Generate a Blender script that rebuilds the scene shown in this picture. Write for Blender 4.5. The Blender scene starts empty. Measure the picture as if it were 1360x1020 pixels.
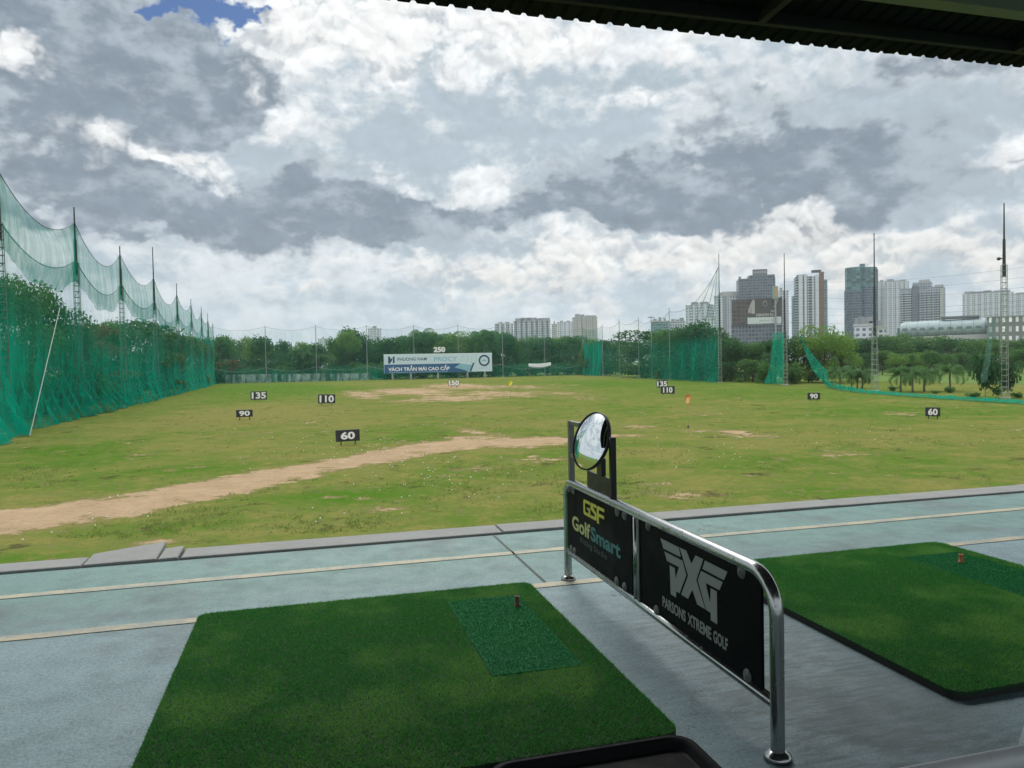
import bpy, math, random
import numpy as np
from mathutils import Vector, Matrix

rnd = random.Random(11)
SC = bpy.context.scene
COL = SC.collection
PI = math.pi

# ------------------------------------------------------------------ frames
EYE = 4.8                 # eye height above the range field
DK = 3.3                  # height of the tee deck
ANG = math.radians(15.1)  # the range axis, turned from the view axis
CA, SA = math.cos(ANG), math.sin(ANG)
PITCH, ROLL, FOC = math.atan(0.028), 0.019, 1000.0
_F = Vector((0, math.cos(PITCH), -math.sin(PITCH)))
_R0 = Vector((1, 0, 0)); _U0 = Vector((0, math.sin(PITCH), math.cos(PITCH)))
_R = _R0*math.cos(ROLL) - _U0*math.sin(ROLL)
_U = _U0*math.cos(ROLL) + _R0*math.sin(ROLL)
EYEP = Vector((0, 0, EYE))

def ray(px, py): return _F + _R*((px-680)/FOC) - _U*((py-510)/FOC)
def at(px, py, z=0.0):
    "point of the horizontal plane z seen at a picture point"
    d = ray(px, py); return EYEP + d*((z-EYE)/d.z)
def atd(px, py, d):
    "point seen at a picture point, d metres ahead"
    r = ray(px, py); return EYEP + r*(d/r.y)
def UV(u, v, z=0.0): return Vector((u*CA - v*SA, u*SA + v*CA, z))
def toUV(p): return (p.x*CA + p.y*SA, -p.x*SA + p.y*CA)

# ------------------------------------------------------------------ objects
def tag(o, label=None, cat=None, group=None, kind=None):
    if label: o['label'] = label
    if cat: o['category'] = cat
    if group: o['group'] = group
    if kind: o['kind'] = kind
    return o
def empty(name, loc=(0, 0, 0), rz=0.0, label=None, cat=None, group=None):
    o = bpy.data.objects.new(name, None); o.empty_display_size = .2
    COL.objects.link(o); o.location = loc; o.rotation_euler = (0, 0, rz)
    return tag(o, label, cat, group)
def link_mesh(name, me, m=None, parent=None):
    o = bpy.data.objects.new(name, me); COL.objects.link(o)
    if m is not None and len(me.materials) == 0: me.materials.append(m)
    if parent: o.parent = parent
    return o
def copy_tree(o, parent=None):
    c = o.copy(); COL.objects.link(c); c.parent = parent
    for ch in list(o.children): copy_tree(ch, c)
    return c

class MB:
    def __init__(s): s.v, s.f, s.uv = [], [], {}
    def add(s, vs, fs, uvs=None):
        b = len(s.v); s.v += [tuple(p) for p in vs]
        for i, q in enumerate(fs):
            if uvs: s.uv[len(s.f)] = uvs[i]
            s.f.append(tuple(b+k for k in q))
    def box(s, x0, x1, y0, y1, z0, z1, m=None):
        c = [(x0,y0,z0),(x1,y0,z0),(x1,y1,z0),(x0,y1,z0),(x0,y0,z1),(x1,y0,z1),(x1,y1,z1),(x0,y1,z1)]
        if m is not None: c = [m @ Vector(p) for p in c]
        X, Y, Z = x1-x0, y1-y0, z1-z0
        s.add(c, [(0,1,5,4),(1,2,6,5),(2,3,7,6),(3,0,4,7),(4,5,6,7),(3,2,1,0)],
              [[(0,0),(X,0),(X,Z),(0,Z)],[(0,0),(Y,0),(Y,Z),(0,Z)],[(0,0),(X,0),(X,Z),(0,Z)],[(0,0),(Y,0),(Y,Z),(0,Z)],
               [(-9,-9)]*4,[(-9,-9)]*4])
        return s
    def tube(s, pts, r, n=10, cap=True):
        pts = [Vector(p) for p in pts]; rr = r if isinstance(r, (list, tuple)) else [r]*len(pts)
        rings = []; prev = None
        for i, p in enumerate(pts):
            if i == 0: t = pts[1]-p
            elif i == len(pts)-1: t = p-pts[i-1]
            else: t = (pts[i+1]-p).normalized() + (p-pts[i-1]).normalized()
            t.normalize()
            if prev is None:
                a = Vector((0,0,1)) if abs(t.z) < .9 else Vector((1,0,0))
                x = t.cross(a).normalized()
            else: x = (prev - t*prev.dot(t)).normalized()
            prev = x; y = t.cross(x)
            rings.append([p + (x*math.cos(2*PI*k/n) + y*math.sin(2*PI*k/n))*rr[i] for k in range(n)])
        vs = [q for g in rings for q in g]; fs = []
        for i in range(len(pts)-1):
            for k in range(n):
                a, b = i*n+k, i*n+(k+1) % n
                fs.append((a, b, b+n, a+n))
        if cap: fs.append(tuple(range(n-1, -1, -1))); fs.append(tuple(range((len(pts)-1)*n, len(pts)*n)))
        s.add(vs, fs); return s
    def prism(s, poly, y0, y1, m=None):
        "polygon in x-z, from depth y0 to y1"
        n = len(poly)
        vs = [Vector((p[0], y0, p[1])) for p in poly] + [Vector((p[0], y1, p[1])) for p in poly]
        if m is not None: vs = [m @ q for q in vs]
        s.add(vs, [tuple(range(n)), tuple(range(2*n-1, n-1, -1))] + [(i, i+n, (i+1) % n + n, (i+1) % n) for i in range(n)])
        return s
    def lathe(s, prof, n=24, m=None):
        vs = [Vector((r*math.cos(2*PI*k/n), r*math.sin(2*PI*k/n), z)) for r, z in prof for k in range(n)]
        if m is not None: vs = [m @ q for q in vs]
        s.add(vs, [(i*n+k, i*n+(k+1) % n, (i+1)*n+(k+1) % n, (i+1)*n+k) for i in range(len(prof)-1) for k in range(n)])
        return s
    def mesh(s, name, m=None, smooth=False):
        me = bpy.data.meshes.new(name); me.from_pydata(s.v, [], s.f)
        if s.uv:
            L = me.uv_layers.new(name='uv').data
            for p in me.polygons:
                q = s.uv.get(p.index)
                for k, li in enumerate(p.loop_indices): L[li].uv = q[k] if q else (-9, -9)
        if smooth:
            me.polygons.foreach_set('use_smooth', [True]*len(me.polygons))
        me.update()
        if m is not None: me.materials.append(m)
        return me
    def build(s, name, m, parent=None, smooth=False):
        return link_mesh(name, s.mesh(name, m, smooth), None, parent)

def np_mesh(name, V, F, m=None, attrs=None, smooth=False):
    "fast mesh from numpy arrays; F is n x k"
    me = bpy.data.meshes.new(name); V = np.asarray(V, np.float32); F = np.asarray(F, np.int32)
    me.vertices.add(len(V)); me.vertices.foreach_set('co', V.ravel())
    k = F.shape[1]
    me.loops.add(F.size); me.loops.foreach_set('vertex_index', F.ravel())
    me.polygons.add(len(F)); me.polygons.foreach_set('loop_start', np.arange(0, F.size, k, dtype=np.int32))
    if smooth: me.polygons.foreach_set('use_smooth', np.ones(len(F), dtype=bool))
    for nm, arr in (attrs or {}).items():
        a = me.attributes.new(nm, 'FLOAT', 'POINT'); a.data.foreach_set('value', np.asarray(arr, np.float32))
    me.update(); me.validate()
    if m is not None: me.materials.append(m)
    return me

def bevel(o, w, seg=2):
    b = o.modifiers.new('bevel', 'BEVEL'); b.width = w; b.segments = seg; b.limit_method = 'ANGLE'; return o

def text_mesh(name, txt, w, h, depth=.004, bold=0.0, m=None, shear=0.0, space=1.0):
    "lettering filling a box w x h, x right and z up, front at y=-depth"
    cu = bpy.data.curves.new('lettering', 'FONT'); cu.body = txt; cu.size = 1; cu.offset = bold; cu.extrude = 0.02
    cu.space_character = space; cu.shear = shear; cu.resolution_u = 3
    o = bpy.data.objects.new('lettering', cu); COL.objects.link(o)
    dg = bpy.context.evaluated_depsgraph_get()
    me = bpy.data.meshes.new_from_object(o.evaluated_get(dg)); me.name = name
    bpy.data.objects.remove(o); bpy.data.curves.remove(cu)
    co = np.empty(len(me.vertices)*3, np.float32); me.vertices.foreach_get('co', co); co = co.reshape(-1, 3)
    lo, hi = co.min(0), co.max(0)
    x = (co[:, 0]-lo[0])/(hi[0]-lo[0])*w; z = (co[:, 1]-lo[1])/(hi[1]-lo[1])*h
    y = -(co[:, 2]-lo[2])/(hi[2]-lo[2])*depth
    me.vertices.foreach_set('co', np.stack([x, y, z], 1).astype(np.float32).ravel())
    me.materials.clear(); me.update()
    if m is not None: me.materials.append(m)
    return me
def text_span(txt, bold, space=1.0):
    "natural extent of a line of lettering"
    cu = bpy.data.curves.new('lettering', 'FONT'); cu.body = txt; cu.size = 1; cu.offset = bold; cu.space_character = space
    o = bpy.data.objects.new('lettering', cu); COL.objects.link(o)
    me = bpy.data.meshes.new_from_object(o.evaluated_get(bpy.context.evaluated_depsgraph_get()))
    co = np.empty(len(me.vertices)*3, np.float32); me.vertices.foreach_get('co', co); co = co.reshape(-1, 3)
    bpy.data.objects.remove(o); bpy.data.curves.remove(cu); bpy.data.meshes.remove(me)
    return co[:, 0].min(), co[:, 0].max(), co[:, 1].min(), co[:, 1].max()
def place_words(name, txt, x, y, z, w, h, m, parent, depth=.004, bold=0.0, space=1.0):
    "one object per word, together filling w x h"
    X0, X1, Y0, Y1 = text_span(txt, bold, space); sx, sz = w/(X1-X0), h/(Y1-Y0); pos = 0
    for wd in txt.split(' '):
        a0, a1, b0, b1 = text_span(wd, bold, space)
        start = text_span(txt[:pos]+wd, bold, space)[1]-(a1-a0) if pos else X0
        place_text(name, wd, x+(start-X0)*sx, y, z+(b0-Y0)*sz, (a1-a0)*sx, (b1-b0)*sz, m, parent, depth, bold, 0, space); pos += len(wd)+1
def place_text(name, txt, x, y, z, w, h, m, parent, depth=.004, bold=0.0, shear=0.0, space=1.0):
    o = link_mesh(name, text_mesh(name, txt, w, h, depth, bold, m, shear, space), None, parent)
    o.location = (x, y, z); return o

# ------------------------------------------------------------------ materials
class NT:
    def __init__(s, tree): s.t = tree; s.t.nodes.clear()
    def n(s, typ, ins=None, **props):
        nd = s.t.nodes.new(typ)
        for k, v in props.items(): setattr(nd, k, v)
        for k, v in (ins or {}).items(): s.put(nd.inputs[k], v)
        return nd
    def put(s, sock, v):
        if isinstance(v, bpy.types.NodeSocket): s.t.links.new(v, sock)
        elif isinstance(v, (int, float)) and sock.type in ('RGBA',): sock.default_value = (v, v, v, 1)
        elif isinstance(v, (int, float)) and sock.type == 'VECTOR': sock.default_value = (v, v, v)
        elif isinstance(v, (tuple, list)) and sock.type == 'RGBA' and len(v) == 3: sock.default_value = (*v, 1)
        else: sock.default_value = v
    def math(s, op, a, b=None, c=None, clamp=False):
        nd = s.t.nodes.new('ShaderNodeMath'); nd.operation = op; nd.use_clamp = clamp
        for i, v in enumerate((a, b, c)):
            if v is not None: s.put(nd.inputs[i], v)
        return nd.outputs[0]
    def vmath(s, op, a, b=None, out=0):
        nd = s.t.nodes.new('ShaderNodeVectorMath'); nd.operation = op
        s.put(nd.inputs[0], a)
        if b is not None: s.put(nd.inputs[1], b)
        return nd.outputs[out]
    def noise(s, vec, scale, detail=4, rough=.55, out=0, dist=0.0, **k):
        nd = s.n('ShaderNodeTexNoise', {'Scale': scale, 'Detail': detail, 'Roughness': rough, 'Distortion': dist}, **k)
        if vec is not None: s.put(nd.inputs['Vector'], vec)
        return nd.outputs[out]
    def ss(s, v, a, b, lo=0.0, hi=1.0, typ='SMOOTHSTEP'):
        nd = s.n('ShaderNodeMapRange', {0: v, 1: a, 2: b, 3: lo, 4: hi}, interpolation_type=typ); return nd.outputs[0]
    def mix(s, f, a, b, blend='MIX'):
        nd = s.t.nodes.new('ShaderNodeMix'); nd.data_type = 'RGBA'; nd.blend_type = blend
        s.put(nd.inputs[0], f); s.put(nd.inputs[6], a); s.put(nd.inputs[7], b); return nd.outputs[2]
    def attr(s, name, out=2): return s.n('ShaderNodeAttribute', attribute_name=name).outputs[out]
    def xyz(s, v):
        o = s.n('ShaderNodeSeparateXYZ', {0: v}).outputs; return o[0], o[1], o[2]
    def vec(s, x, y, z): return s.n('ShaderNodeCombineXYZ', {0: x, 1: y, 2: z}).outputs[0]
    def scale(s, v, sc): return s.vmath('MULTIPLY', v, sc)
    def bump(s, h, strength=.3, dist=.01):
        return s.n('ShaderNodeBump', {'Height': h, 'Strength': strength, 'Distance': dist}).outputs[0]

def material(name):
    m = bpy.data.materials.new(name); m.use_nodes = True
    t = NT(m.node_tree); return m, t
def finish(t, surf): t.t.links.new(surf, t.n('ShaderNodeOutputMaterial').inputs[0])
def pbr(t, col, rough=.6, metal=0.0, normal=None, spec=None):
    ins = {'Base Color': col, 'Roughness': rough, 'Metallic': metal}
    if normal is not None: ins['Normal'] = normal
    if spec is not None: ins['Specular IOR Level'] = spec
    b = t.n('ShaderNodeBsdfPrincipled', ins); return b.outputs[0]

_mc = {}
def plain(name, col, rough=.6, metal=0.0, var=.12, scale=6.0, spec=None, bump=0.0):
    "a painted or moulded surface with a little uneven wear"
    if name in _mc: return _mc[name]
    m, t = material(name); P = t.n('ShaderNodeTexCoord').outputs['Object']
    n1 = t.noise(P, scale, 5, .6); n2 = t.noise(P, scale*7, 3, .6)
    f = t.math('ADD', t.math('MULTIPLY', n1, .7), t.math('MULTIPLY', n2, .3))
    c = t.mix(f, tuple(x*(1-var*1.6) for x in col), tuple(min(1, x*(1+var*1.6)) for x in col))
    r = t.ss(n1, .2, .8, max(0.02, rough-.1), min(1, rough+.1))
    nm = t.bump(n2, bump, .004) if bump else None
    finish(t, pbr(t, c, r, metal, nm, spec)); _mc[name] = m; return m

def lin(r, g, b):
    f = lambda x: (x/255/12.92) if x <= 10 else ((x/255+.055)/1.055)**2.4
    return (f(r), f(g), f(b))

def facade(name, wall, win, fh=3.3, bw=3.4, ww=.55, wh=.5, rough=.7, band=None):
    "window grid in metres of the wall's own uv; band adds a darker slab line at every floor"
    if name in _mc: return _mc[name]
    m, t = material(name); uv = t.n('ShaderNodeUVMap').outputs[0]; u, v, _ = t.xyz(uv)
    a = t.math('DIVIDE', u, bw); b = t.math('DIVIDE', v, fh)
    fa = t.math('FRACT', a); fb = t.math('FRACT', b)
    ma = t.math('LESS_THAN', t.math('ABSOLUTE', t.math('SUBTRACT', fa, .5)), ww/2)
    mb = t.math('LESS_THAN', t.math('ABSOLUTE', t.math('SUBTRACT', fb, .5)), wh/2)
    w = t.math('MULTIPLY', t.math('MULTIPLY', ma, mb), t.math('GREATER_THAN', u, -5))
    cell = t.vec(t.math('FLOOR', a), t.math('FLOOR', b), 0)
    k = t.n('ShaderNodeTexWhiteNoise', {'Vector': cell}).outputs[0]
    wc = t.mix(k, tuple(x*.55 for x in win), tuple(min(1, x*1.7) for x in win))
    P = t.n('ShaderNodeTexCoord').outputs['Object']
    dirt = t.noise(t.scale(P, (.08, .08, .02)), 1.0, 4)
    wl = t.mix(dirt, tuple(x*.8 for x in wall), tuple(min(1, x*1.12) for x in wall))
    if band is not None:
        bb = t.math('GREATER_THAN', fb, .88); wl = t.mix(t.math('MULTIPLY', bb, t.math('GREATER_THAN', u, -5)), wl, band)
    c = t.mix(w, wl, wc); r = t.math('MULTIPLY_ADD', w, -.45, rough)
    finish(t, pbr(t, c, r)); _mc[name] = m; return m

def leaf_mat(name, c0, c1, trans=.42):
    if name in _mc: return _mc[name]
    m, t = material(name)
    isl = t.n('ShaderNodeNewGeometry').outputs['Random Per Island']
    ob = t.n('ShaderNodeObjectInfo').outputs['Random']
    P = t.n('ShaderNodeTexCoord').outputs['Object']
    big = t.noise(P, .35, 2)
    f = t.math('ADD', t.math('MULTIPLY', isl, .55), t.math('MULTIPLY', t.ss(big, .3, .7), .45))
    c = t.mix(f, c0, c1)
    c = t.mix(t.math('MULTIPLY', ob, .5), c, t.mix(.5, c, tuple(x*y for x, y in zip(c1, (1.05, 1.05, .75)))))
    d = t.n('ShaderNodeBsdfDiffuse', {'Color': c}).outputs[0]
    tr = t.n('ShaderNodeBsdfTranslucent', {'Color': t.mix(.5, c, tuple(x*1.5 for x in c1))}).outputs[0]
    g = t.n('ShaderNodeBsdfGlossy', {'Color': .6, 'Roughness': .45}).outputs[0]
    s1 = t.n('ShaderNodeMixShader', {0: trans, 1: d, 2: tr}).outputs[0]
    s2 = t.n('ShaderNodeMixShader', {0: .015, 1: s1, 2: g}).outputs[0]
    finish(t, s2); _mc[name] = m; return m

def net_mat(name, col, gain=1.0):
    if name in _mc: return _mc[name]
    m, t = material(name)
    P = t.n('ShaderNodeTexCoord').outputs['Object']
    st = t.noise(t.scale(P, (.9, .9, .10)), 1.0, 5, .6)
    fine = t.noise(t.scale(P, (5, 5, .5)), 1.0, 3, .6)
    a = t.attr('dens')
    k = t.math('ADD', t.ss(st, .28, .72, .62, 1.32), t.ss(fine, .3, .7, -.12, .12))
    a = t.math('MULTIPLY', t.math('MULTIPLY', a, k), gain, clamp=True)
    c = t.mix(st, tuple(x*.75 for x in col), tuple(min(1, x*1.25) for x in col))
    d = t.n('ShaderNodeBsdfDiffuse', {'Color': c}).outputs[0]
    tr = t.n('ShaderNodeBsdfTranslucent', {'Color': c}).outputs[0]
    s = t.n('ShaderNodeMixShader', {0: .5, 1: d, 2: tr}).outputs[0]
    tp = t.n('ShaderNodeBsdfTransparent').outputs[0]
    finish(t, t.n('ShaderNodeMixShader', {0: a, 1: tp, 2: s}).outputs[0]); _mc[name] = m; return m

M_STEEL = None
def make_steel():
    m, t = material('brushed_steel'); P = t.n('ShaderNodeTexCoord').outputs['Object']
    n1 = t.noise(P, 14, 6, .65); n2 = t.noise(t.scale(P, (60, 60, 6)), 4, 3)
    spot = t.ss(n1, .55, .75); c = t.mix(spot, (.42, .43, .42), (.19, .18, .16))
    r = t.math('ADD', t.ss(n2, .2, .8, .14, .26), t.math('MULTIPLY', spot, .3))
    finish(t, pbr(t, c, r, .95, t.bump(n1, .12, .002))); return m
M_STEEL = make_steel()
def dusty_panel():
    m, t = material('black_panel'); P = t.n('ShaderNodeTexCoord').outputs['Object']
    a = t.noise(P, 3.2, 6, .7); b = t.noise(t.scale(P, (9, 9, 30)), 1.0, 5, .7); s = t.noise(P, 26, 4, .7)
    c = t.mix(t.ss(a, .48, .75, 0, .8), (.0042, .0052, .0055), (.013, .015, .0145))
    c = t.mix(t.ss(b, .60, .74, 0, .5), c, (.022, .024, .022)); c = t.mix(t.ss(s, .70, .76, 0, .6), c, (.04, .042, .04))
    finish(t, pbr(t, c, t.ss(a, .3, .7, .42, .68), 0, None, .06)); return m
M_BLACKPANEL = dusty_panel()
M_DARKSTEEL = plain('dark_steel', (.018, .018, .018), .45, .3, .3, 10)
M_WHITE = plain('white_paint', (.72, .72, .70), .5, 0, .10, 3)
M_BLACK = plain('black_board', (.018, .018, .019), .55, 0, .25, 3)
M_POLE = plain('galvanised_pole', (.22, .24, .23), .6, .4, .25, 2)
M_POLEDARK = plain('dark_pole', (.045, .05, .048), .6, .3, .3, 2)
M_LATTICE = plain('lattice_paint', (.25, .285, .25), .6, .2, .25, 1.5)
M_LATGREEN = plain('weathered_lattice', (.11, .155, .13), .7, .1, .35, 1.5)
M_TRUNK = plain('bark', (.085, .07, .055), .9, 0, .35, 4)
M_PALMTRUNK = plain('palm_bark', (.13, .12, .10), .9, 0, .3, 6)
M_NET = net_mat('green_netting', (.003, .29, .19))
M_NETUP = net_mat('upper_netting', (.02, .31, .225))
M_NETPALE = net_mat('pale_netting', (.10, .22, .19))
M_LEAF = [leaf_mat('leaf_dark', (.018, .056, .028), (.050, .130, .048)),
          leaf_mat('leaf_mid', (.030, .086, .029), (.085, .185, .052)),
          leaf_mat('leaf_light', (.06, .13, .026), (.15, .26, .06)),
          leaf_mat('leaf_russet', (.06, .055, .02), (.14, .09, .04)),
          leaf_mat('leaf_palm', (.030, .085, .030), (.085, .175, .055))]

# ================================================================== camera, sky, sun
cam = bpy.data.cameras.new('camera'); cam_o = bpy.data.objects.new('camera', cam); COL.objects.link(cam_o)
cam.sensor_width = 36; cam.sensor_fit = 'HORIZONTAL'; cam.lens = 36*FOC/1360; cam.clip_end = 20000; cam.clip_start = .05
mw = Matrix(((_R.x, _U.x, -_F.x, 0), (_R.y, _U.y, -_F.y, 0), (_R.z, _U.z, -_F.z, EYE), (0, 0, 0, 1)))
cam_o.matrix_world = mw
SC.camera = cam_o

SUN_AZ, SUN_EL = math.radians(-8), math.radians(47)
SUN_DIR = Vector((math.sin(SUN_AZ)*math.cos(SUN_EL), math.cos(SUN_AZ)*math.cos(SUN_EL), math.sin(SUN_EL)))

# ---- clouds: a field of banks, heaps and veils worked out by direction, then wrapped round the scene as its sky
def _hash(ix, iy, s):
    h = (ix.astype(np.int64)*374761393 + iy.astype(np.int64)*668265263 + s*974634777) & 0xffffffff
    h = ((h ^ (h >> 13))*1274126177) & 0xffffffff
    return ((h ^ (h >> 16)) & 0xffff).astype(np.float32)/65535.0
def perlin(x, y, s):
    ix = np.floor(x); iy = np.floor(y); fx = (x-ix).astype(np.float32); fy = (y-iy).astype(np.float32)
    def g(dx, dy):
        a = _hash(ix+dx, iy+dy, s)*6.2831853
        return np.cos(a)*(fx-dx) + np.sin(a)*(fy-dy)
    u = fx*fx*fx*(fx*(fx*6-15)+10); v = fy*fy*fy*(fy*(fy*6-15)+10)
    a = g(0, 0); b = g(1, 0); c = g(0, 1); d = g(1, 1)
    return (a+(b-a)*u)*(1-v) + (c+(d-c)*u)*v
def fbm(x, y, s, octv, rough=.55):
    o = 0; k = 1.0; f = 1.0
    for i in range(octv):
        o = o + k*perlin(x*f+i*17.3, y*f+i*9.1, s+i*13); k *= rough; f *= 2.03
    return o*1.4
def lump(x, y, s):
    "rounded heaps: 1 at a cell's heart, falling to its rim"
    ix = np.floor(x); iy = np.floor(y); best = np.full(x.shape, 9.0, np.float32)
    for dx in (-1, 0, 1):
        for dy in (-1, 0, 1):
            px = ix+dx+_hash(ix+dx, iy+dy, s); py = iy+dy+_hash(ix+dx, iy+dy, s+7)
            best = np.minimum(best, ((x-px)**2+(y-py)**2).astype(np.float32))
    return 1-np.minimum(best, 1.3)/.65
def sstep(v, a, b):
    t = np.clip((v-a)/(b-a), 0, 1); return t*t*(3-2*t)
SKY_DARK = [(60, 30, 260, 80, 1.35), (250, 120, 105, 68, 1.2), (20, 190, 170, 42, .75), (180, 150, 150, 50, .4), (120,110,180,70,.45),
    (320, 282, 300, 46, 1.2), (560, 294, 150, 38, 1.15), (190, 262, 140, 34, .5), (420, 250, 120, 40, .35),
    (850, 262, 190, 40, 1.05), (1090, 258, 300, 52, 1.25), (1215, 195, 160, 50, .6), (770, 225, 120, 50, .5), (960, 225, 200, 40, .5),
    (990, 180, 260, 46, .35), (1230, 110, 200, 56, .5), (640, 190, 120, 50, .22), (430, 215, 100, 36, .3), (1010, 110, 130, 50, .3),
    (840, 398, 90, 11, .55), (720, 392, 60, 8, .3), (1060, 312, 120, 12, .35), (600, 330, 60, 12, .3),(540,370,80,12,.25)]
SKY_LITE = [(430, 30, 150, 60, 1.0), (620, 60, 170, 60, .65), (350, 150, 80, 60, .4), (20, 85, 60, 32, 1.0),
    (210, 205, 150, 30, .55), (300, 225, 60, 22, .5), (1330, 205, 50, 48, 1.1), (850, 146, 40, 26, .9), (700, 30, 120, 40, .35), (920, 100, 60, 36, .3),
    (560, 345, 130, 26, .75), (680, 372, 140, 24, .7), (990, 322, 150, 30, .95), (1250, 340, 160, 36, .9),
    (870, 335, 110, 26, .8), (740, 330, 100, 32, .6), (1130, 345, 90, 30, .7), (1050,300,60,20,.5),
    (402, 380, 44, 9, 1.0), (45, 275, 50, 22, .5), (515, 235, 50, 26, .6), (390, 350, 30, 12, .6), (580, 250, 60, 16, .4), (1000, 390, 100, 12, .3), (330,90,30,50,.4),
    (650,250,40,40,.35)]
def sky_colour(az, el, pix2ang, sun_az, sun_el, g_up, g_sun):
    "radiance of the cloudy sky by direction; returns r, g, b, and how much blue shows through"
    X = (az*1000).astype(np.float32); Y = (el*1000).astype(np.float32)
    per = 1/(.35+np.clip(Y, 0, 700)/550)            # far banks look smaller
    wx = fbm(X/150, Y/95, 3, 5)*46 + fbm(X/38, Y/30, 5, 4, .6)*13
    wy = fbm(X/150, Y/95, 23, 5)*24 + fbm(X/38, Y/30, 25, 4, .6)*10
    Xw = X+wx; Yw = Y+wy
    def union(lst):
        o = np.zeros_like(X)
        for px, py, rx, ry, k in lst:
            a0, e0 = pix2ang(px, py)
            dx = (Xw-a0*1000)/(rx*1.05); dy = (Yw-e0*1000)/(ry*1.05)
            o += k*(1-sstep(np.sqrt(dx*dx+dy*dy), .25, 1.3))
        return o
    dark = union(SKY_DARK); lite = union(SKY_LITE)
    xs, ys = X+wx*.35, Y+wy*.5
    def heap(ox, oy):
        a, b = xs+ox, (ys+oy)*1.25
        return (lump(a/46, b/46, 41)*.50 + lump(a/21, b/21, 43)*.28 + lump(a/9.5, b/9.5, 45)*.12 + lump(a/4.6, b/4.6, 47)*.05 + fbm(a/90, b/90, 61, 6, .55)*.55)
    b0 = heap(0, 0); emb = b0-heap(3, 8)
    wisp = fbm(X/210, Y/120, 71, 8, .58)
    soft = fbm(X/60, Y/34, 91, 6, .6)
    dk = sstep(dark*1.12 + wisp*.46 + soft*.24 - b0*.12, .10, 1.16)
    low = sstep(Y, 40, 85)*(1-sstep(Y, 150, 215))
    lt = sstep(lite*1.0 + (b0-.2)*.62 + wisp*.40 + soft*.22 - dk*.55 + low*(-.50+.64*sstep(X, -330, 80)), .22, 1.25)
    veil = sstep(wisp*.8+soft*.5+b0*.3, -.35, .55)     # uneven brightness of the grey between the banks
    hz = 1-sstep(Y, -5, 150)
    def L(a, b, f): return [a[i]+(b[i]-a[i])*f for i in range(3)]
    base = L(L((.47, .56, .63), (.77, .825, .855), veil), (.60, .705, .765), hz*.75)
    fd = dk*(.25+.75*sstep(Y, 20, 75))
    core = sstep(dk+wisp*.55+soft*.55+b0*.10, .55, 1.4)
    c = L(base, L((.44, .51, .575), (.25, .31, .375), core), fd)
    white = L((.94, .95, .95), (.88, .85, .79), 1-sstep(Y, 60, 230))
    fl = lt*sstep(Y, 0, 50)*(.78+.22*sstep(Y, 150, 330))*(.40+.60*sstep(b0+emb*1.5+soft*.4, -.2, .8))
    c = L(c, white, fl)
    k = 1+np.clip(emb, -.6, .6)*(.14+.26*lt+.05*dk)*sstep(Y, 5, 60)
    c = [q*k for q in c]
    a0, e0 = pix2ang(266, 8)
    d = np.sqrt(((Xw-a0*1000)/56)**2+((Yw-e0*1000)/30)**2)
    hole = sstep(1-d-b0*.35-soft*.5, -.05, .22)
    ux, uy, uz = np.sin(az)*np.cos(el), np.cos(az)*np.cos(el), np.sin(el)
    mu = ux*math.sin(sun_az)*math.cos(sun_el)+uy*math.cos(sun_az)*math.cos(sun_el)+uz*math.sin(sun_el)
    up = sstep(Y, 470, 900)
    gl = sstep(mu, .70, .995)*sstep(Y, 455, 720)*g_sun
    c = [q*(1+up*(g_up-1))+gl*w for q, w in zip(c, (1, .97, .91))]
    below = sstep(-Y, 3, 30)
    c = [q*(1-below)+w*below for q, w in zip(c, (.10, .12, .07))]
    return c[0], c[1], c[2], hole*(1-below)

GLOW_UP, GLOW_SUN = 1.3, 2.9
def make_world():
    w = bpy.data.worlds.new('World'); SC.world = w; w.use_nodes = True
    W, H = 2880, 1472                                   # 180 degrees of azimuth (mirrored behind), -2 to 90 of elevation
    az, el = np.meshgrid(((np.arange(W)+.5)/W-.5)*PI, np.radians(-2+92*(np.arange(H)+.5)/H))
    def p2a(px, py):
        d = ray(px, py).normalized(); return math.atan2(d.x, d.y), math.asin(d.z)
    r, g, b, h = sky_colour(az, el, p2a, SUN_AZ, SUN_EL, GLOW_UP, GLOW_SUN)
    im = bpy.data.images.new('cloud_field', W, H, alpha=True, float_buffer=True)
    im.colorspace_settings.name = 'Non-Color'; im.alpha_mode = 'CHANNEL_PACKED'
    px = np.stack([r, g, b, 1-h], -1).astype(np.float32); im.pixels.foreach_set(px.ravel()); im.update()
    t = NT(w.node_tree)
    D = t.vmath('NORMALIZE', t.n('ShaderNodeTexCoord').outputs['Generated'])
    x, y, z = t.xyz(D)
    u = t.math('ADD', t.math('DIVIDE', t.math('ARCTAN2', x, y), PI), .5)
    v = t.math('DIVIDE', t.math('ADD', t.math('ARCSINE', z), math.radians(2)), math.radians(92))
    v = t.math('MINIMUM', t.math('MAXIMUM', v, .001), .999)
    tex = t.n('ShaderNodeTexImage', {'Vector': t.vec(u, v, 0)}, interpolation='Linear', extension='MIRROR'); tex.image = im
    sky = t.n('ShaderNodeTexSky', sky_type='NISHITA', sun_disc=False, sun_elevation=SUN_EL, sun_rotation=SUN_AZ,
              air_density=1.0, dust_density=.4, ozone_density=2.0)
    clouds = t.mix(1.0, tex.outputs[0], (10, 10, 10), 'MULTIPLY')     # the clouds' radiance at strength 0.1
    blue = t.mix(1.0, sky.outputs[0], (.30, .42, .62), 'MULTIPLY')
    c = t.mix(tex.outputs[1], blue, clouds)
    bg = t.n('ShaderNodeBackground', {'Color': c, 'Strength': .1})
    t.t.links.new(bg.outputs[0], t.n('ShaderNodeOutputWorld').inputs[0])
    w.cycles.sampling_method = 'MANUAL'; w.cycles.sample_map_resolution = 1024
make_world()

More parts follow.
